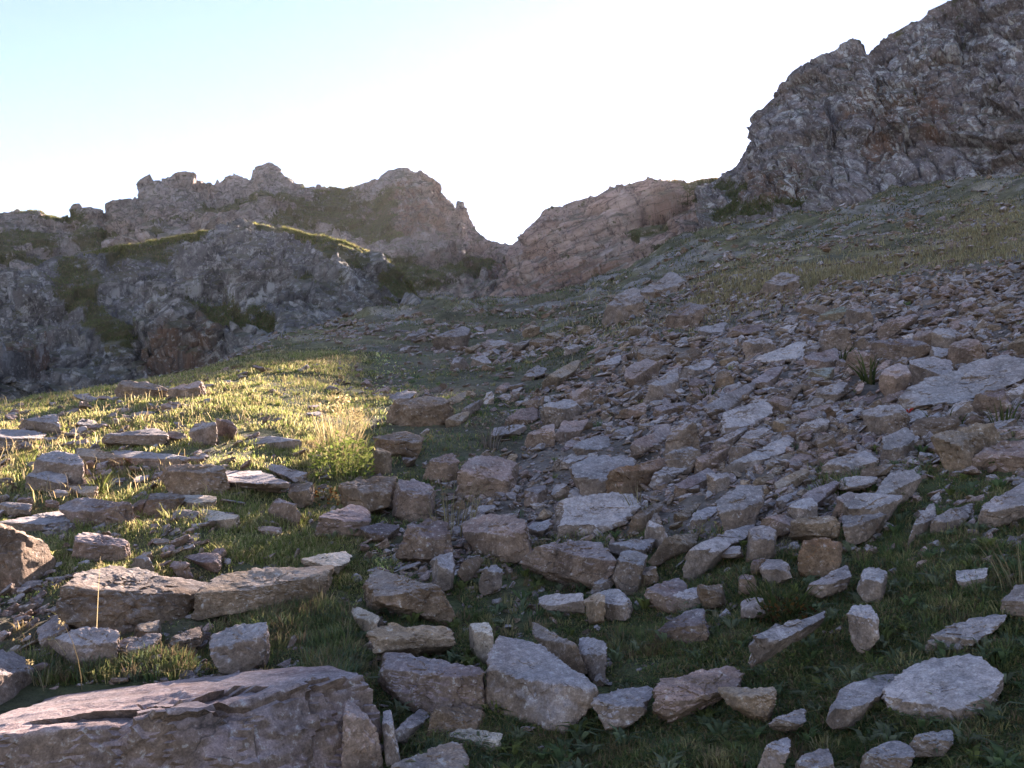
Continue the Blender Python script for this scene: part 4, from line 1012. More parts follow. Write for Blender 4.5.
placed = [(r['poly'].mean(0), max(np.ptp(r['poly'][:, 0]), np.ptp(r['poly'][:, 1])) / 2, r['poly']) for r in rocks]
ZONES = [  # px range, py range, size range px, count, tilt
    (10, 330, 395, 560, 14, 32, 26, -8), (410, 640, 303, 345, 12, 26, 14, 12), (700, 1020, 300, 350, 22, 44, 22, 18), (640, 1020, 345, 440, 30, 62, 40, 26), (560, 880, 425, 530, 28, 58, 30, 28), (600, 780, 515, 605, 20, 38, 8, 16),
    (400, 650, 330, 440, 20, 48, 18, 24), (440, 620, 440, 600, 18, 36, 10, 14), (930, 1020, 410, 480, 18, 30, 3, 20)]
used = set()
auto = []
for (x0, x1, y0, y1, s0, s1, cnt, tilt) in ZONES:
    n = 0; tries = 0
    while n < cnt and tries < 4000 and len(auto) + len(rocks) < 298:
        tries += 1
        x, y = rg.uniform(x0, x1), rg.uniform(y0, y1)
        s = rg.uniform(s0, s1) * (0.75 + 0.35 * (y - y0) / (y1 - y0))
        hit = any(in_poly(p, x, y, 1.05) for _, _, p in placed)
        near = any(math.hypot(c[0] - x, (c[1] - y) * 1.3) < 0.27 * (s + 2 * min(rr, s * .6)) for c, rr, _ in placed)
        if hit or near: continue
        # shape
        shp = rg.choice(['flat', 'blocky', 'pointed', 'rounded'], p=[.60, .22, .14, .04])
        asp = dict(flat=.30, blocky=.66, pointed=.7, rounded=.75)[shp] * rg.uniform(.85, 1.1)
        if shp == 'flat': s *= 1.2
        k = rg.integers(6, 9)
        an = np.sort(rg.uniform(0, 2 * np.pi, k)) if shp != 'rounded' else np.linspace(0, 2 * np.pi, 9)[:-1]
        if shp == 'flat': base = np.array([[-.5, -.1], [-.38, .42], [.1, .5], [.42, .4], [.5, 0], [.38, -.42], [0, -.5], [-.4, -.42]])
        elif shp == 'blocky': base = np.array([[-.5, -.35], [-.45, .35], [-.1, .5], [.4, .42], [.5, .0], [.42, -.45], [-.1, -.5]])
        elif shp == 'pointed': base = np.array([[-.45, -.5], [-.3, 0], [.05, .5], [.2, .42], [.5, -.35], [.3, -.5]])
        else: base = 0.5 * np.stack([np.cos(an), np.sin(an)], 1)
        base = base + rg.uniform(-.07, .07, base.shape)
        if rg.random() < .5 and shp != 'pointed': base[:, 0] *= -1
        tl = R(tilt + rg.normal(0, 10)) * (1.0 if shp != 'pointed' else 0.3)
        bx = base[:, 0] * s; bypx = base[:, 1] * s * asp
        poly = np.stack([x + bx * math.cos(tl) - bypx * math.sin(tl), y - (bx * math.sin(tl) + bypx * math.cos(tl))], 1)
        # wording
        dd = sorted(LAND, key=lambda L: max(abs(L[1][0] - x) - L[2] / 2, 0) ** 2 + (1.5 * max(abs(L[1][1] - y) - L[3] / 2, 0)) ** 2)
        lab = None
        for L in dd[:3]:
            ddx, ddy = x - L[1][0], y - L[1][1]
            ang = math.degrees(math.atan2(-ddy * 1.4, ddx))
            rel = ('on the cliff side of' if -35 < ang <= 20 else 'uphill and cliffward of' if 20 < ang <= 65 else 'straight above' if 65 < ang <= 115 else 'uphill and knollward of' if 115 < ang <= 160
                   else 'on the knoll side of' if ang > 160 or ang <= -145 else 'downhill and knollward of' if ang <= -115 else 'straight below' if ang <= -65 else 'downhill and cliffward of')
            cl = list(rg.permutation(list('gpbtkgpkm')))
            if math.hypot(ddx, ddy) > 130: rel = rel.replace('straight', 'well').replace('on the', 'well on the').replace('uphill', 'well uphill').replace('downhill', 'well downhill')
            for c in cl:
                key = (L[0], rel, CNAME[c])
                if key not in used:
                    used.add(key); lab = f"{shp} {CNAME[c]} stone {rel} {L[0]}"; break
            if lab: break
        if not lab: continue
        rk = dict(c=c, kind='stone', crease=rg.uniform(.5, .8) if shp == 'flat' else rg.uniform(.3, .6), short='', label=lab, poly=poly, wild=True)
        auto.append(rk); placed.append((np.array([x, y]), s / 2, poly)); n += 1
for i, rk in enumerate(auto):
    add_rock(rk, np.random.default_rng(900 + i), i)
print('rocks', len(rocks), 'auto', len(auto))

# --------- the scree nobody could count
def build_scree():
    rg = np.random.default_rng(77)
    prot = {}
    for sub in (1, 2, 3):
        L = []
        for k in range(26):
            asp = rg.uniform(.22, .62)
            pl = hull(np.stack([rg.uniform(-.5, .5, 9), rg.uniform(-.5, .5, 9) * asp], 1))
            pl -= (pl.max(0) + pl.min(0)) / 2
            L.append(rock_shape(pl, rg.uniform(.5, .9), .5, sub, rg, 1.0))
        prot[sub] = L
    n = 70000
    u = rg.uniform(-0.62, 0.66, n); Y = np.exp(rg.uniform(math.log(2.4), math.log(78), n))
    n4 = 16000; sg = np.where(rg.random(n4) < .4, -1, 1)
    u = np.concatenate([u, sg * rg.uniform(.6, 1.15, n4)]); Y = np.concatenate([Y, np.exp(rg.uniform(math.log(1.6), math.log(30), n4))]); n += n4
    n3 = 26000; fine = np.arange(n + n3) >= n
    u = np.concatenate([u, rg.uniform(-.6, .62, n3)]); Y = np.concatenate([Y, np.exp(rg.uniform(math.log(3), math.log(13), n3))]); n += n3; x = u * Y
    turf, dry, scree, px, py = cover(x, Y)
    ns = fbm(np.stack([x, Y, 0 * x], -1) * 0.9, 3, 15)
    runs = fbm(np.stack([x * .5 + Y * .12, Y * .12, 0 * x], -1), 3, 16)
    pr = np.clip(scree * (1.0 + 0.5 * ns + .15 * runs) + (1 - scree) * (0.30 + 0.3 * sstep(18, 30, Y) + 0.3 * sstep(360, 420, px) * sstep(660, 600, px) * sstep(410, 380, py)) * (1 + 1.5 * ns), 0, 1)
    pr = pr * (1 - 0.75 * sstep(0.6, 1.0, turf))
    pr = np.maximum(pr, (0.16 + .3 * np.clip(ns, 0, 1)) * sstep(300, 380, px) * sstep(900, 700, px) * sstep(690, 600, py) * (Y < 8))
    pr = np.maximum(pr, (0.10 + .25 * np.clip(ns, 0, 1)) * (px < 330) * (Y < 14))
    keep = rg.random(n) < pr
    x, Y, px, py, fine = x[keep], Y[keep], px[keep], py[keep], fine[keep]
    z = height(x, Y)
    s = np.minimum(0.055 + 0.07 * rg.lognormal(0, .75, len(x)), .7) * np.clip(1 + .55 * fbm(np.stack([x * .5 + Y * .12, Y * .12, 0 * x], -1), 3, 16), .5, 1.6) * (0.5 + 0.16 * np.sqrt(Y) * 1.35)
    s = np.minimum(s, np.where(Y > 16, 16, 26) * Y / F); s = np.maximum(s, 2.4 * Y / F)
    s[fine] = rg.uniform(.018, .05, fine.sum())
    blocked = np.zeros(len(x), bool)
    for (poly, y0, y1) in FOOT:
        m = (Y > y0 - 0.02) & (Y < y1)
        if m.any(): blocked[m] |= in_poly(poly, px[m], py[m], 0.9)
    x, Y, z, s = x[~blocked], Y[~blocked], z[~blocked], s[~blocked]
    VV, FF, TT = [], [], []
    off = 0
    keys = np.array([TINT[c] for c in 'gggppbtkkmmmdgpkb']) * np.array([1.32, 1.17, 1.08])
    for i in range(len(x)):
        ppx = s[i] * F / Y[i]
        v, f = prot[3 if ppx > 12 else 2 if ppx > 5.5 else 1][rg.integers(26)]
        yaw, roll, pit = rg.normal(.3, .55) + np.pi * rg.integers(2), rg.normal(0, .3), rg.normal(0, .3)
        M = rotm(pit, roll - (0.3 if math.cos(yaw) > 0 else -0.3), yaw)
        loc = np.stack([v[:, 0], v[:, 2], v[:, 1]], 1) * s[i]
        P = loc @ M.T + np.array([x[i], Y[i], z[i] + s[i] * rg.uniform(-.02, .16)])
        VV.append(P); FF.append(f + off); off += len(v)
        TT.append(np.broadcast_to(keys[rg.integers(len(keys))] * rg.uniform(.6, 1.05), (len(v), 3)))
    me = mesh_from('scree', np.concatenate(VV), tris=np.concatenate(FF), smooth=False, attrs={'tint': np.concatenate(TT)})
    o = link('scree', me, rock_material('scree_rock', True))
    tag(o, kind='stuff')
    print('scree', len(x), off)


build_scree()
# ------------------------------------------------------------------ plants
def blade_mesh(name, base, h, w, yaw, lean, tint, droop=0.35, broad=0.55):
    """each blade: a tapering strip of three triangles, leaning over in direction yaw"""
    n = len(base)
    d = np.stack([np.cos(yaw), np.sin(yaw), np.zeros(n)], 1)
    sx = yaw + np.pi / 2 + rgp.uniform(-.9, .9, n)
    side = np.stack([np.cos(sx), np.sin(sx), np.zeros(n)], 1) * w[:, None] / 2
    mid = base + d * (lean * h * 0.35)[:, None]; mid[:, 2] += h * 0.6
    tip = base + d * (lean * h * 1.0)[:, None]; tip[:, 2] += h * (1 - droop * lean)
    V = np.stack([base - side, base + side, mid - side * broad * 1.4, mid + side * broad * 1.4, tip], 1).reshape(-1, 3)
    k = np.arange(n)[:, None] * 5
    T = np.concatenate([k + [0, 1, 3], k + [0, 3, 2], k + [2, 3, 4]], 1).reshape(-1, 3)
    return V, T, np.repeat(tint, 5, 0)


rgp = np.random.default_rng(321)
grass_mat = grass_material('grass_blades', 0.6)
GREEN = np.array([[.050, .066, .022], [.062, .074, .026], [.040, .058, .024], [.085, .085, .032], [.13, .112, .05], [.10, .07, .04], [.055, .07, .04]])
LIT = np.array([[.17, .20, .055], [.22, .23, .075], [.26, .24, .10], [.36, .31, .16], [.13, .165, .045], [.30, .26, .115]])  # sunlit-grass palette: some of the sun's brightness is painted into it
STRAW = np.array([[.34, .27, .14], [.28, .21, .11], [.38, .31, .18], [.22, .16, .085], [.30, .25, .12]])
HEATH = np.array([[.072, .085, .032], [.090, .092, .042], [.12, .10, .052], [.070, .085, .036], [.14, .105, .062], [.10, .12, .045]])


def pick(pal, n, rgx=None):
    c = pal[rgp.integers(len(pal), size=n)]
    return c * rgp.uniform(.8, 1.25, (n, 1))


def blocked_mask(px, py, Y, grow=0.94):
    b = np.zeros(len(px), bool)
    for (poly, y0, y1) in FOOT:
        m = (Y > y0 - 0.05) & (Y < y1 + 0.05) & (px > poly[:, 0].min()) & (px < poly[:, 0].max())
        if m.any(): b[m] |= in_poly(poly, px[m], py[m], grow)
    return b


def scatter(n, y0, y1, u0=-.64, u1=.66):
    u = rgp.uniform(u0, u1, n); Y = np.exp(rgp.uniform(math.log(y0), math.log(y1), n))
    return u * Y, Y


def make_turf():
    B = []
    # short turf and herbs
    x, Y = scatter(460000, 2.3, 20); x2, Y2 = scatter(420000, 2.2, 5.6)
    x3, Y3 = scatter(130000, 1.5, 12, .62, 1.25); x4, Y4 = scatter(90000, 1.5, 12, -1.15, -.62)
    x = np.concatenate([x, x2, x3, x4]); Y = np.concatenate([Y, Y2, Y3, Y4])
    turf, dry, scree, px, py = cover(x, Y)
    q = np.stack([x, Y, 0 * x], -1)
    cl = fbm(q * 2.6, 3, 51); fine = fbm(q * 9, 2, 52)
    p = np.clip(turf * (0.8 + 0.6 * cl + 0.3 * fine), 0.0, 1) * 0.9
    k = rgp.random(len(x)) < p
    x, Y, px, py, cl, turf, dry = (a[k] for a in (x, Y, px, py, cl, turf, dry))
    k = ~blocked_mask(px, py, Y)
    x, Y, px, py, cl, turf, dry = (a[k] for a in (x, Y, px, py, cl, turf, dry))
    n = len(x)
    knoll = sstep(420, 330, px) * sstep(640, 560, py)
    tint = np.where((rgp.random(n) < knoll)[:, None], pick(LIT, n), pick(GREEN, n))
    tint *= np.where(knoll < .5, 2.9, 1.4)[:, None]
    strawy = rgp.random(n) < (0.10 + 0.3 * knoll * np.clip(dry, 0, 1))
    tint[strawy] = pick(STRAW, strawy.sum())
    h = (0.026 + 0.03 * np.clip(cl + .35, 0, 1.2)) * rgp.uniform(.5, 1.5, n) * (1 + .25 * knoll) * (0.7 + 0.03 * Y)
    w = np.maximum(0.0045 * rgp.uniform(.7, 1.5, n), 0.75 * Y / F)
    herb = rgp.random(n) < 0.30 * (1 - knoll)
    w[herb] *= 3.0; h[herb] *= 0.6
    base = np.stack([x, Y, height(x, Y) - 0.006], -1)
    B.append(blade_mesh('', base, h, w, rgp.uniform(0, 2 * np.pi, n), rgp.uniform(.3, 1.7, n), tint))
    # tussocks: bunches of longer blades
    x, Y = scatter(5200, 2.4, 18)
    turf, dry, scree, px, py = cover(x, Y)
    q = np.stack([x, Y, 0 * x], -1)
    p = np.clip(turf * (.4 + .9 * fbm(q * 1.7, 3, 61)) + 0.10, 0, 1)
    k = (rgp.random(len(x)) < p) & ~blocked_mask(px, py, Y, 1.0)
    x, Y, px, py = x[k], Y[k], px[k], py[k]
    TUS = [(x[i], Y[i], rgp.uniform(.04, .085) * (0.8 + 0.025 * Y[i]), 26, None) for i in range(len(x))]
    # thick sods surveyed on the photo: (px, py, rx, ry, blade height, tussocks)
    for (cx, cy, rx, ry, hh, cnt) in SODS:
        a = rgp.uniform(0, 2 * np.pi, cnt); r_ = np.sqrt(rgp.uniform(0, 1, cnt))
        g = ground_hit(cx + rx * r_ * np.cos(a), cy + ry * r_ * np.sin(a))
        TUS += [(p_[0], p_[1], hh * rgp.uniform(.7, 1.2), 40, None) for p_ in g]
    # grass closing round the feet of the stones
    for (poly, y0, y1) in FOOT:
        c_ = poly.mean(0); wp = np.ptp(poly[:, 0])
        if c_[1] < 415: continue
        m_ = int(wp / 5); xs = rgp.uniform(poly[:, 0].min(), poly[:, 0].max(), m_)
        ly = np.full(m_, -1.0)
        for a_, b2 in zip(poly, np.roll(poly, -1, 0)):
            if abs(b2[0] - a_[0]) < 1e-6: continue
            t2 = (xs - a_[0]) / (b2[0] - a_[0]); ok = (t2 >= 0) & (t2 <= 1)
            ly = np.where(ok, np.maximum(ly, a_[1] + t2 * (b2[1] - a_[1])), ly)
        ok = (ly > 0) & (ly < 790)
        if not ok.any(): continue
        g = ground_hit(xs[ok], ly[ok] + rgp.uniform(0, 4, ok.sum()))
        tv = cover(g[:, 0], g[:, 1])[0]
        for q_, t3 in zip(g, tv):
            if rgp.random() < t3 * .9: TUS.append((q_[0], q_[1], rgp.uniform(.03, .065) * (.8 + .03 * q_[1]), 24, None))
    BX, BY, H_, W_, YW, LN, TT = [], [], [], [], [], [], []
    for (tx, ty, hh, cnt, _) in TUS:
        ppx, ppy = project(np.array([tx, ty, float(height0(np.array([tx]), np.array([ty]))[0])]))
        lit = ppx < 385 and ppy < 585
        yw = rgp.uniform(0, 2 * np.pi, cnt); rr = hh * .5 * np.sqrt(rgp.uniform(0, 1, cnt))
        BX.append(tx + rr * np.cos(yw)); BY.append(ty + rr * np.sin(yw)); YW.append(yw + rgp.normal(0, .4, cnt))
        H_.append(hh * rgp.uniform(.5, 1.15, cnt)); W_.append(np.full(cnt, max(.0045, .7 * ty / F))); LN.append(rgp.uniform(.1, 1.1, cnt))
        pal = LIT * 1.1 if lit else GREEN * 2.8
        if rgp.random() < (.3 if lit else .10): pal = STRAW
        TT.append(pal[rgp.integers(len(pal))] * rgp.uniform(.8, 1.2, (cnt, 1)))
    bx, by = np.concatenate(BX), np.concatenate(BY)
    base = np.stack([bx, by, height(bx, by) - 0.008], -1)
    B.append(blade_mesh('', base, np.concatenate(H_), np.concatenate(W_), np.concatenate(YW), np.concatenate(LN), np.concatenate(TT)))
    # upland sward and heath, coarser tufts
    x, Y = scatter(260000, 15, 95)
    turf, dry, scree, px, py = cover(x, Y)
    q = np.stack([x, Y, 0 * x], -1)
    cl = fbm(q * .5, 4, 81)
    p = np.clip((1 - .85 * scree) * (.75 + 1.1 * cl) + .6 * dry, 0.02, 1)
    k = rgp.random(len(x)) < p
    x, Y, px, py, dry, cl = (a[k] for a in (x, Y, px, py, dry, cl))
    n = len(x)
    tint = pick(HEATH, n) * 1.35
    tint = tint * (1 + .5 * fbm(q[k] * .8, 3, 88))[:, None]
    s_ = rgp.random(n) < np.clip(dry * .9 + .05, 0, .9)
    tint[s_] = pick(STRAW, s_.sum()) * 1.15
    h = (.02 + .0016 * Y) * rgp.uniform(.5, 1.4, n) * (1 + .5 * np.clip(cl, -0.5, 1)) * np.where(s_, 1.4, 1)
    w = .8 * Y / F * rgp.uniform(.7, 1.5, n)
    base = np.stack([x, Y, height(x, Y) - .02], -1)
    B.append(blade_mesh('', base, h, w, rgp.uniform(0, 2 * np.pi, n), rgp.uniform(.1, 1.2, n), tint))
    # dry seeding stalks standing on the sunlit knoll
    x, Y = scatter(3000, 6.5, 17, -.6, -.12)
    turf, dry, scree, px, py = cover(x, Y)
    k = (turf > .5) & (px < 385) & (fbm(np.stack([x, Y, 0 * x], -1) * 1.3, 3, 131) > .12) & ~blocked_mask(px, py, Y, 1.0)
    x, Y = x[k], Y[k]; n = len(x)
    B.append(blade_mesh('', np.stack([x, Y, height(x, Y) - .01], -1), rgp.uniform(.07, .24, n), np.full(n, .006), rgp.normal(2.6, 1.2, n), rgp.uniform(.2, 1.1, n), pick(STRAW, n) * 1.15))
    # bands of dry grass high on the slope
    qx = np.concatenate([rgp.uniform(690, 900, 9000), rgp.normal(1000, 32, 4200), rgp.normal(945, 30, 1200), rgp.uniform(560, 720, 1500)])
    qy = np.concatenate([296 - .16 * (qx[:9000] - 760) + rgp.normal(0, 9, 9000), rgp.normal(238, 15, 4200), rgp.normal(262, 7, 1200), rgp.normal(330, 14, 1500)])
    g = ground_hit(qx, qy)
    kk = fbm(np.stack([g[:, 0], g[:, 1], 0 * g[:, 0]], -1) * .7, 3, 97) > rgp.uniform(-.7, .3, len(g))
    g = g[kk]; n = len(g)
    g[:, 2] = height(g[:, 0], g[:, 1]) - .02
    B.append(blade_mesh('', g, (.05 + .006 * g[:, 1]) * rgp.uniform(.5, 1.3, n), .9 * g[:, 1] / F * rgp.uniform(.6, 1.3, n), rgp.uniform(0, 2 * np.pi, n), rgp.uniform(.1, .9, n), pick(STRAW, n) * 1.1))
    # grey-green rosettes of broad leaves in the lower turf
    x, Y = scatter(2600, 2.3, 7)
    turf, dry, scree, px, py = cover(x, Y)
    k = (rgp.random(len(x)) < turf * .5) & ~blocked_mask(px, py, Y, 1.0) & (px > 330)
    x, Y = x[k], Y[k]
    z = height(x, Y)
    for i in range(len(x)):
        n_ = rgp.integers(7, 13); an = rgp.uniform(0, 2 * np.pi, n_); hh = rgp.uniform(.03, .075)
        base = np.stack([x[i] + .006 * np.cos(an), Y[i] + .006 * np.sin(an), np.full(n_, z[i] + rgp.uniform(0, .02))], -1)
        pal = np.array([[.16, .20, .11], [.12, .17, .07], [.20, .22, .13], [.17, .19, .06]])[rgp.integers(4)]
        B.append(blade_mesh('', base, hh * rgp.uniform(.7, 1.2, n_), np.full(n_, rgp.uniform(.008, .014)), an, rgp.uniform(.6, 1.5, n_), pal * rgp.uniform(.8, 1.2, (n_, 1)), .3, 1.1))
    off = 0; VV, FF, TT = [], [], []
    for v, f, t in B:
        VV.append(v); FF.append(f + off); TT.append(t); off += len(v)
    me = mesh_from('grass', np.concatenate(VV), tris=np.concatenate(FF), attrs={'tint': np.clip(np.concatenate(TT), .004, 1)})
    o = link('grass', me, grass_mat)
    tag(o, kind='stuff')
    print('grass verts', off)


SODS = [(300, 618, 62, 22, .085, 190), (335, 660, 26, 26, .085, 90), (130, 668, 62, 16, .08, 110), (60, 672, 40, 10, .08, 40), (215, 598, 50, 6, .06, 30), (842, 478, 26, 9, .10, 26), (550, 735, 90, 22, .05, 130),
        (640, 640, 40, 14, .06, 60), (430, 690, 20, 5, .05, 8), (700, 645, 40, 12, .06, 50), (255, 755, 20, 10, .07, 12), (760, 735, 40, 10, .05, 40), (470, 620, 20, 8, .05, 14), (250, 520, 50, 14, .07, 60), (100, 470, 40, 10, .075, 40), (30, 460, 24, 10, .07, 24),
        (240, 400, 50, 14, .07, 60), (310, 470, 16, 30, .09, 40), (965, 640, 50, 60, .06, 120), (930, 560, 50, 30, .06, 70), (240, 365, 40, 10, .07, 50), (620, 760, 200, 14, .05, 150), (880, 735, 120, 24, .05, 130)]
make_turf()


def crest_grass():
    VV, FF, TT = [], [], []; off = 0
    for (P, nt, x0, x1, cnt, hh, pal) in ((cliff_left[1], cliff_left[2], 60, 430, 26000, .34, LIT), (cliff_back[1], cliff_back[2], 10, 66, 2600, .5, LIT), (cliff_back[1], cliff_back[2], 300, 366, 3000, .45, LIT), (cliff_pink[1], cliff_pink[2], 660, 738, 3000, .35, STRAW)):
        px, py = project(P[:, nt - 1])
        cols = np.where((px > x0) & (px < x1))[0]
        ci = cols[rgp.integers(len(cols), size=cnt)]
        ri = np.clip(nt - 1 + np.round(rgp.normal(0, 4.5, cnt)).astype(int), nt - 14, nt + 6)
        a = P[ci, ri]; b = P[np.minimum(ci + 1, len(P) - 1), np.minimum(ri + 1, P.shape[1] - 1)]
        base = a + (b - a) * rgp.random((cnt, 1))
        n = fbm(base * .45, 3, 7); kk = n > -.25
        base = base[kk]; m = len(base)
        v, f, t = blade_mesh('', base - [0, 0, .05], hh * rgp.uniform(.4, 1.2, m), np.full(m, .07), rgp.uniform(0, 2 * np.pi, m), rgp.uniform(.2, 1.2, m), pick(pal, m) * .8)
        VV.append(v); FF.append(f + off); TT.append(t); off += len(v)
    for (P, nt, cv, cnt, hh) in ((cliff_left[1], cliff_left[2], cliff_left[3], 30000, .16), (cliff_back[1], cliff_back[2], cliff_back[3], 26000, .3), (cliff_right[1], cliff_right[2], cliff_right[3], 8000, .22), (cliff_pink[1], cliff_pink[2], cliff_pink[3], 9000, .2)):
        ok = np.argwhere(cv[:-1, :nt - 2, 0] > .35)
        ij = ok[rgp.integers(len(ok), size=cnt)]
        a = P[ij[:, 0], ij[:, 1]]; b = P[ij[:, 0] + 1, ij[:, 1] + 1]
        base = a + (b - a) * rgp.random((cnt, 1))
        n = fbm(base * .5, 3, 17); kk = (n + .8 * cv[ij[:, 0], ij[:, 1], 0]) > rgp.uniform(.2, .8, cnt)
        base = base[kk]; m = len(base)
        yw = rgp.normal(-np.pi / 2, 1.0, m)
        v, f, t = blade_mesh('', base, hh * rgp.uniform(.4, 1.2, m), np.full(m, hh * .28), yw, rgp.uniform(.4, 1.6, m), pick(HEATH, m) * 1.7)
        VV.append(v); FF.append(f + off); TT.append(t); off += len(v)
    me = mesh_from('grass', np.concatenate(VV), tris=np.concatenate(FF), attrs={'tint': np.concatenate(TT)})
    tag(link('grass', me, grass_mat), kind='stuff')


crest_grass()

# ---------------- single plants
def stalks(rg, base, n, h, w, spread, lean, pal, wind=0.0, r0=.03):
    a = rg.uniform(0, 2 * np.pi, n); rr = r0 * np.sqrt(rg.random(n))
    V, T, C = [], [], []
    off = 0
    for i in range(n):
        hh = h * rg.uniform(.5, 1.1); b = base + np.array([rr[i] * math.cos(a[i]), rr[i] * math.sin(a[i]), -.02])
        d = np.array([math.cos(a[i]) * spread * rg.uniform(.2, 1) + wind, math.sin(a[i]) * spread * rg.uniform(.2, 1), 0])
        k = 6
        t = np.linspace(0, 1, k)
        c = b + d[None] * (hh * t ** 1.8)[:, None]; c[:, 2] += hh * (t - lean * t ** 3 * rg.uniform(.3, 1))
        ww = w * (1 - .85 * t) * rg.uniform(.7, 1.3)
        sd_ = rg.uniform(0, np.pi); s = np.array([math.cos(sd_), math.sin(sd_), 0])
        v = np.stack([c - s * ww[:, None] / 2, c + s * ww[:, None] / 2], 1).reshape(-1, 3)
        f = []
        for j in range(k - 1):
            q = off + 2 * j; f += [[q, q + 1, q + 3], [q, q + 3, q + 2]]
        V.append(v); T.append(np.array(f)); C.append(np.broadcast_to(pal[rg.integers(len(pal))] * rg.uniform(.8, 1.2), (len(v), 3))); off += len(v)
    return np.concatenate(V), np.concatenate(T), np.concatenate(C)


def leaves(rg, base, n, rad, hgt, size, pal):
    """leaf blades through a low bushy volume, each a bent diamond"""
    V, T, C = [], [], []; off = 0
    for i in range(n):
        a = rg.uniform(0, 2 * np.pi); r_ = rad * math.sqrt(rg.random()); z = hgt * rg.random() ** .7 * (1 - .55 * (r_ / rad) ** 2)
        c = base + np.array([r_ * math.cos(a), r_ * math.sin(a), z])
        d = rg.normal(size=3) * .6 + np.array([math.cos(a), math.sin(a), .5]); d /= np.linalg.norm(d)
        s = np.cross(d, rg.normal(size=3)); s /= np.linalg.norm(s)
        L = size * rg.uniform(.6, 1.3); up = np.cross(s, d) * L * .12
        v = np.array([c, c + d * L * .45 + s * L * .22 + up, c + d * L * .45 - s * L * .22 + up, c + d * L])
        V.append(v); T.append(np.array([[0, 1, 2], [1, 3, 2]]) + off); off += 4
        C.append(np.broadcast_to(pal[rg.integers(len(pal))] * rg.uniform(.75, 1.25), (4, 3)))
    return np.concatenate(V), np.concatenate(T), np.concatenate(C)


def part(name, data, parent=None, origin=None):
    v, f, c = data
    o = link(name, mesh_from(name, v - (origin if origin is not None else 0), tris=f, attrs={'tint': np.clip(c, .004, 1)}), grass_mat, parent)
    return o


def plant_root(name, px, py, label, cat, group=None):
    g = ground_hit(px, py)[0]
    g[2] = float(height(g[0:1], g[1:2])[0])
    o = bpy.data.objects.new(name, None); COL.objects.link(o); o.location = g
    tag(o, label, cat, group, 'thing')
    return o, np.zeros(3), g[1]


BRACKEN = np.array([[.22, .09, .03], [.28, .13, .035], [.16, .07, .03]])
FRESH = np.array([[.12, .15, .035], [.15, .17, .045], [.10, .13, .03], [.19, .19, .07]])
RUSH = np.array([[.055, .075, .02], [.075, .09, .028], [.045, .06, .02], [.11, .10, .04]])
DEAD = np.array([[.22, .17, .13], [.15, .11, .085], [.30, .25, .2]])


def tuft(px, py, hpx, n, label, pal, spread=.5, lean=.2, cat='grass tuft', name='grass_tuft', wpx=1.3, r0=5, wind=0.0, seed=1):
    r_, b, Y = plant_root(name, px, py, label, cat, 'single grass tufts among the rocks')
    rg = np.random.default_rng(seed + int(px))
    s = Y / F
    part('blades', stalks(rg, b, n, hpx * s, max(.004, wpx * s), spread, lean, pal, wind, r0 * s), r_)
    return r_, b, s, rg


t_, b_, s_, rg_ = tuft(340, 462, 66, 170, 'tall pale straw clump glowing in the sun behind the bright green bush', STRAW, .42, .25, r0=20, wpx=1.1)
for k in range(16):
    o_ = np.array([rg_.uniform(-20, 20), rg_.uniform(-8, 8), rg_.uniform(36, 62)]) * s_
    part('seed_head', leaves(rg_, b_ + o_, 16, 3 * s_, 9 * s_, 4.5 * s_, STRAW * 1.2), t_)
r_, b_, Y_ = plant_root('leafy_bush', 348, 474, 'bright green leafy bush in the sun at the knoll edge', 'bush')
s_ = Y_ / F; rg_ = np.random.default_rng(3)
part('foliage', leaves(rg_, b_ + np.array([0, -.25, 0]), 700, 30 * s_, 44 * s_, 5 * s_, FRESH * 1.5), r_)
part('stem', stalks(rg_, b_, 90, 52 * s_, 1.2 * s_, .6, .2, np.concatenate([FRESH, LIT]), 0, 16 * s_), r_)
r_, b_, Y_ = plant_root('fern', 326, 503, 'orange withered fern between the knoll rocks and the purple rock', 'fern')
s_ = Y_ / F; rg_ = np.random.default_rng(4)
part('frond', leaves(rg_, b_, 110, 13 * s_, 18 * s_, 5 * s_, np.concatenate([BRACKEN, STRAW * .7])), r_)
tuft(450, 532, 62, 46, 'tall dry grass stalks standing in front of the pinkish domed boulder', STRAW * .8, .38, .15, r0=26, wpx=1.2)
t_, b_, s_, rg_ = tuft(490, 447, 34, 40, 'brown dead stalks in the gully behind the pinkish domed boulder', DEAD, .8, .35, r0=12, wpx=1.2)
for k in range(14):
    part('seed_head', leaves(rg_, b_ + np.array([rg_.uniform(-22, 22), rg_.uniform(-4, 4), rg_.uniform(18, 32)]) * s_, 12, 2 * s_, 6 * s_, 4 * s_, DEAD), t_)
tuft(636, 519, 38, 36, 'small straw tuft leaning beside the wide grey boulder', STRAW * .85, .4, .1, r0=5, wind=-.25)
tuft(640, 598, 40, 5, 'few thin dry stalks in front of the layered boulder end', STRAW * .8, .15, .1, r0=5)
tuft(868, 386, 42, 26, 'dark green rush tuft beside the blotchy pink rock', RUSH, .7, .35, wpx=2.6, r0=6, wind=-.15)
tuft(842, 362, 26, 22, 'small rush tuft downhill of the green-tinged stone', RUSH, .7, .35, wpx=2.2, r0=6)
tuft(1004, 433, 44, 30, 'rush tuft standing below the great pale slab', RUSH, .45, .25, wpx=2.6, r0=10)
tuft(945, 428, 30, 36, 'low dark tuft under the great pale slab', RUSH, .8, .5, wpx=2.0, r0=20)
tuft(710, 398, 22, 22, 'small dark tuft high in the scree near the grey upright boulder', RUSH, .8, .4, wpx=1.8, r0=8)
tuft(1018, 600, 90, 34, 'dry straw grass at the edge of the picture above the pale lone stone', STRAW * .8, .5, .3, r0=16, wind=-.25, wpx=1.3)
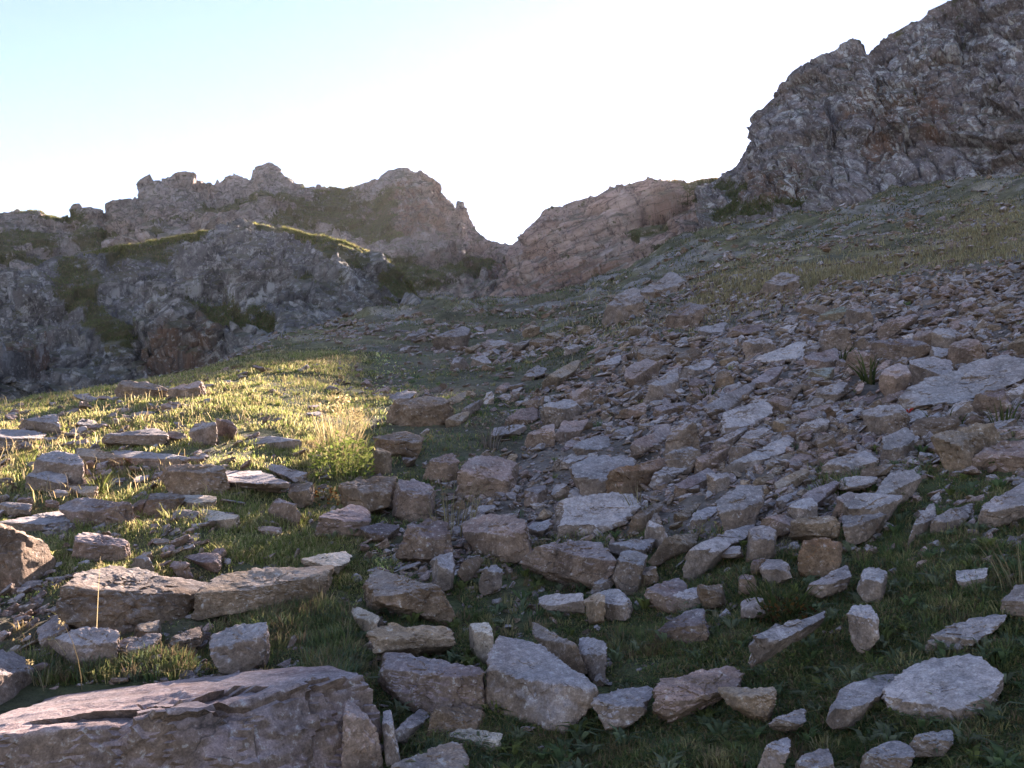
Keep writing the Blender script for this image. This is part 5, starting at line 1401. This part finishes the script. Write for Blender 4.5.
tuft(100, 492, 30, 60, 'fresh green tuft in the sun between the lower knoll rocks', FRESH * .8, .6, .4, r0=8)
tuft(28, 468, 24, 50, 'fresh green tuft on the knoll by the flat slab at the edge', FRESH * .8, .6, .4, r0=8)
tuft(172, 526, 26, 50, 'yellowish tuft beside the white split rock', LIT, .6, .4, r0=8)
tuft(843, 490, 26, 120, 'bright green turf tuft under the pale lens-shaped slab', RUSH * 1.3, .7, .4, r0=24, wpx=1.4)
r_, b_, Y_ = plant_root('fern', 777, 618, 'dark leafy plant with rusty dead fronds above the ramp-like slab', 'fern')
s_ = Y_ / F; rg_ = np.random.default_rng(6)
part('blades', stalks(rg_, b_, 60, 68 * s_, 3.2 * s_, .65, .35, RUSH * .9, 0, 20 * s_), r_)
part('frond', leaves(rg_, b_ + np.array([6 * s_, -.05, 0]), 320, 26 * s_, 34 * s_, 7 * s_, np.concatenate([BRACKEN * .55, RUSH * .8])), r_)
r_, b_, Y_ = plant_root('herb', 808, 668, 'yellow-leaved herb in the dark gap under the ramp-like slab', 'plant')
s_ = Y_ / F; rg_ = np.random.default_rng(8)
part('foliage', leaves(rg_, b_, 110, 22 * s_, 34 * s_, 6 * s_, RUSH * 1.5), r_)
part('stem', stalks(rg_, b_, 9, 40 * s_, 1.2 * s_, .4, .1, RUSH, 0, 14 * s_), r_)
r_, b_, Y_ = plant_root('herb', 497, 722, 'small yellow-green herb at the tall grey block base', 'plant')
s_ = Y_ / F; rg_ = np.random.default_rng(9)
part('foliage', leaves(rg_, b_, 80, 12 * s_, 22 * s_, 7 * s_, LIT), r_)
r_, b_, Y_ = plant_root('flower', 905, 422, 'tiny red flower below the great pale slab', 'flower')
s_ = Y_ / F; rg_ = np.random.default_rng(10)
part('petals', leaves(rg_, b_ + np.array([0, -.05, 9 * s_]), 30, 3.2 * s_, 4 * s_, 4 * s_, np.array([[.5, .05, .03], [.42, .04, .04]])), r_)
part('stem', stalks(rg_, b_, 4, 11 * s_, 1.0 * s_, .1, .0, RUSH, 0, 1 * s_), r_)
# lone grass stalks with drooping seed heads, low beside the picture's edge
for (px, py, hp, wd, lab) in ((82, 690, 118, -.32, 'long bent grass stalk with a seed head crossing the brown wedge boulder'), (96, 655, 110, .02, 'straight thin green stalk in front of the brown wedge boulder'),
                              (72, 668, 58, -.55, 'short drooping stalk over the dark hollow, paler seed head'), (44, 690, 46, -.45, 'lowest drooping stalk beside the flat-topped boulder')):
    r_, b_, Y_ = plant_root('grass_stalk', px, py, lab, 'grass stalk', 'seeding stalks by the flat-topped boulder')
    s_ = Y_ / F; rg_ = np.random.default_rng(px)
    V, T, C = stalks(rg_, b_, 1, hp * s_ * 1.2, 1.5 * s_, .02, .15, STRAW, wd, .001)
    part('stem', (V, T, C), r_)
    tip = V[-4:].mean(0)
    part('seed_head', leaves(rg_, tip - np.array([0, 0, .02]), 22, .008, .035, .014, STRAW), r_)
# ------------------------------------------------------------------ thin mountain haze
def haze():
    zlo, zhi, ext = -140.0, 90.0, 3100.0
    v = np.array([[sx * ext, sy * ext, z] for z in (zlo, zhi) for sx, sy in ((-1, -1), (1, -1), (1, 1), (-1, 1))], float)
    q = [[0, 3, 2, 1], [4, 5, 6, 7], [0, 1, 5, 4], [1, 2, 6, 5], [2, 3, 7, 6], [3, 0, 4, 7]]
    o = link('haze', mesh_from('haze', v, quads=q))
    m = NT('haze_air')
    p = m.n('ShaderNodeVolumePrincipled')
    p.inputs['Color'].default_value = (0.93, 0.92, 0.98, 1)
    p.inputs['Density'].default_value = HAZE
    p.inputs['Anisotropy'].default_value = 0.5
    out = m.n('ShaderNodeOutputMaterial')
    m.l(p.outputs[0], out.inputs['Volume'])
    o.data.materials.append(m.mat)
    tag(o, kind='stuff')


HAZE = 0.00005
haze()
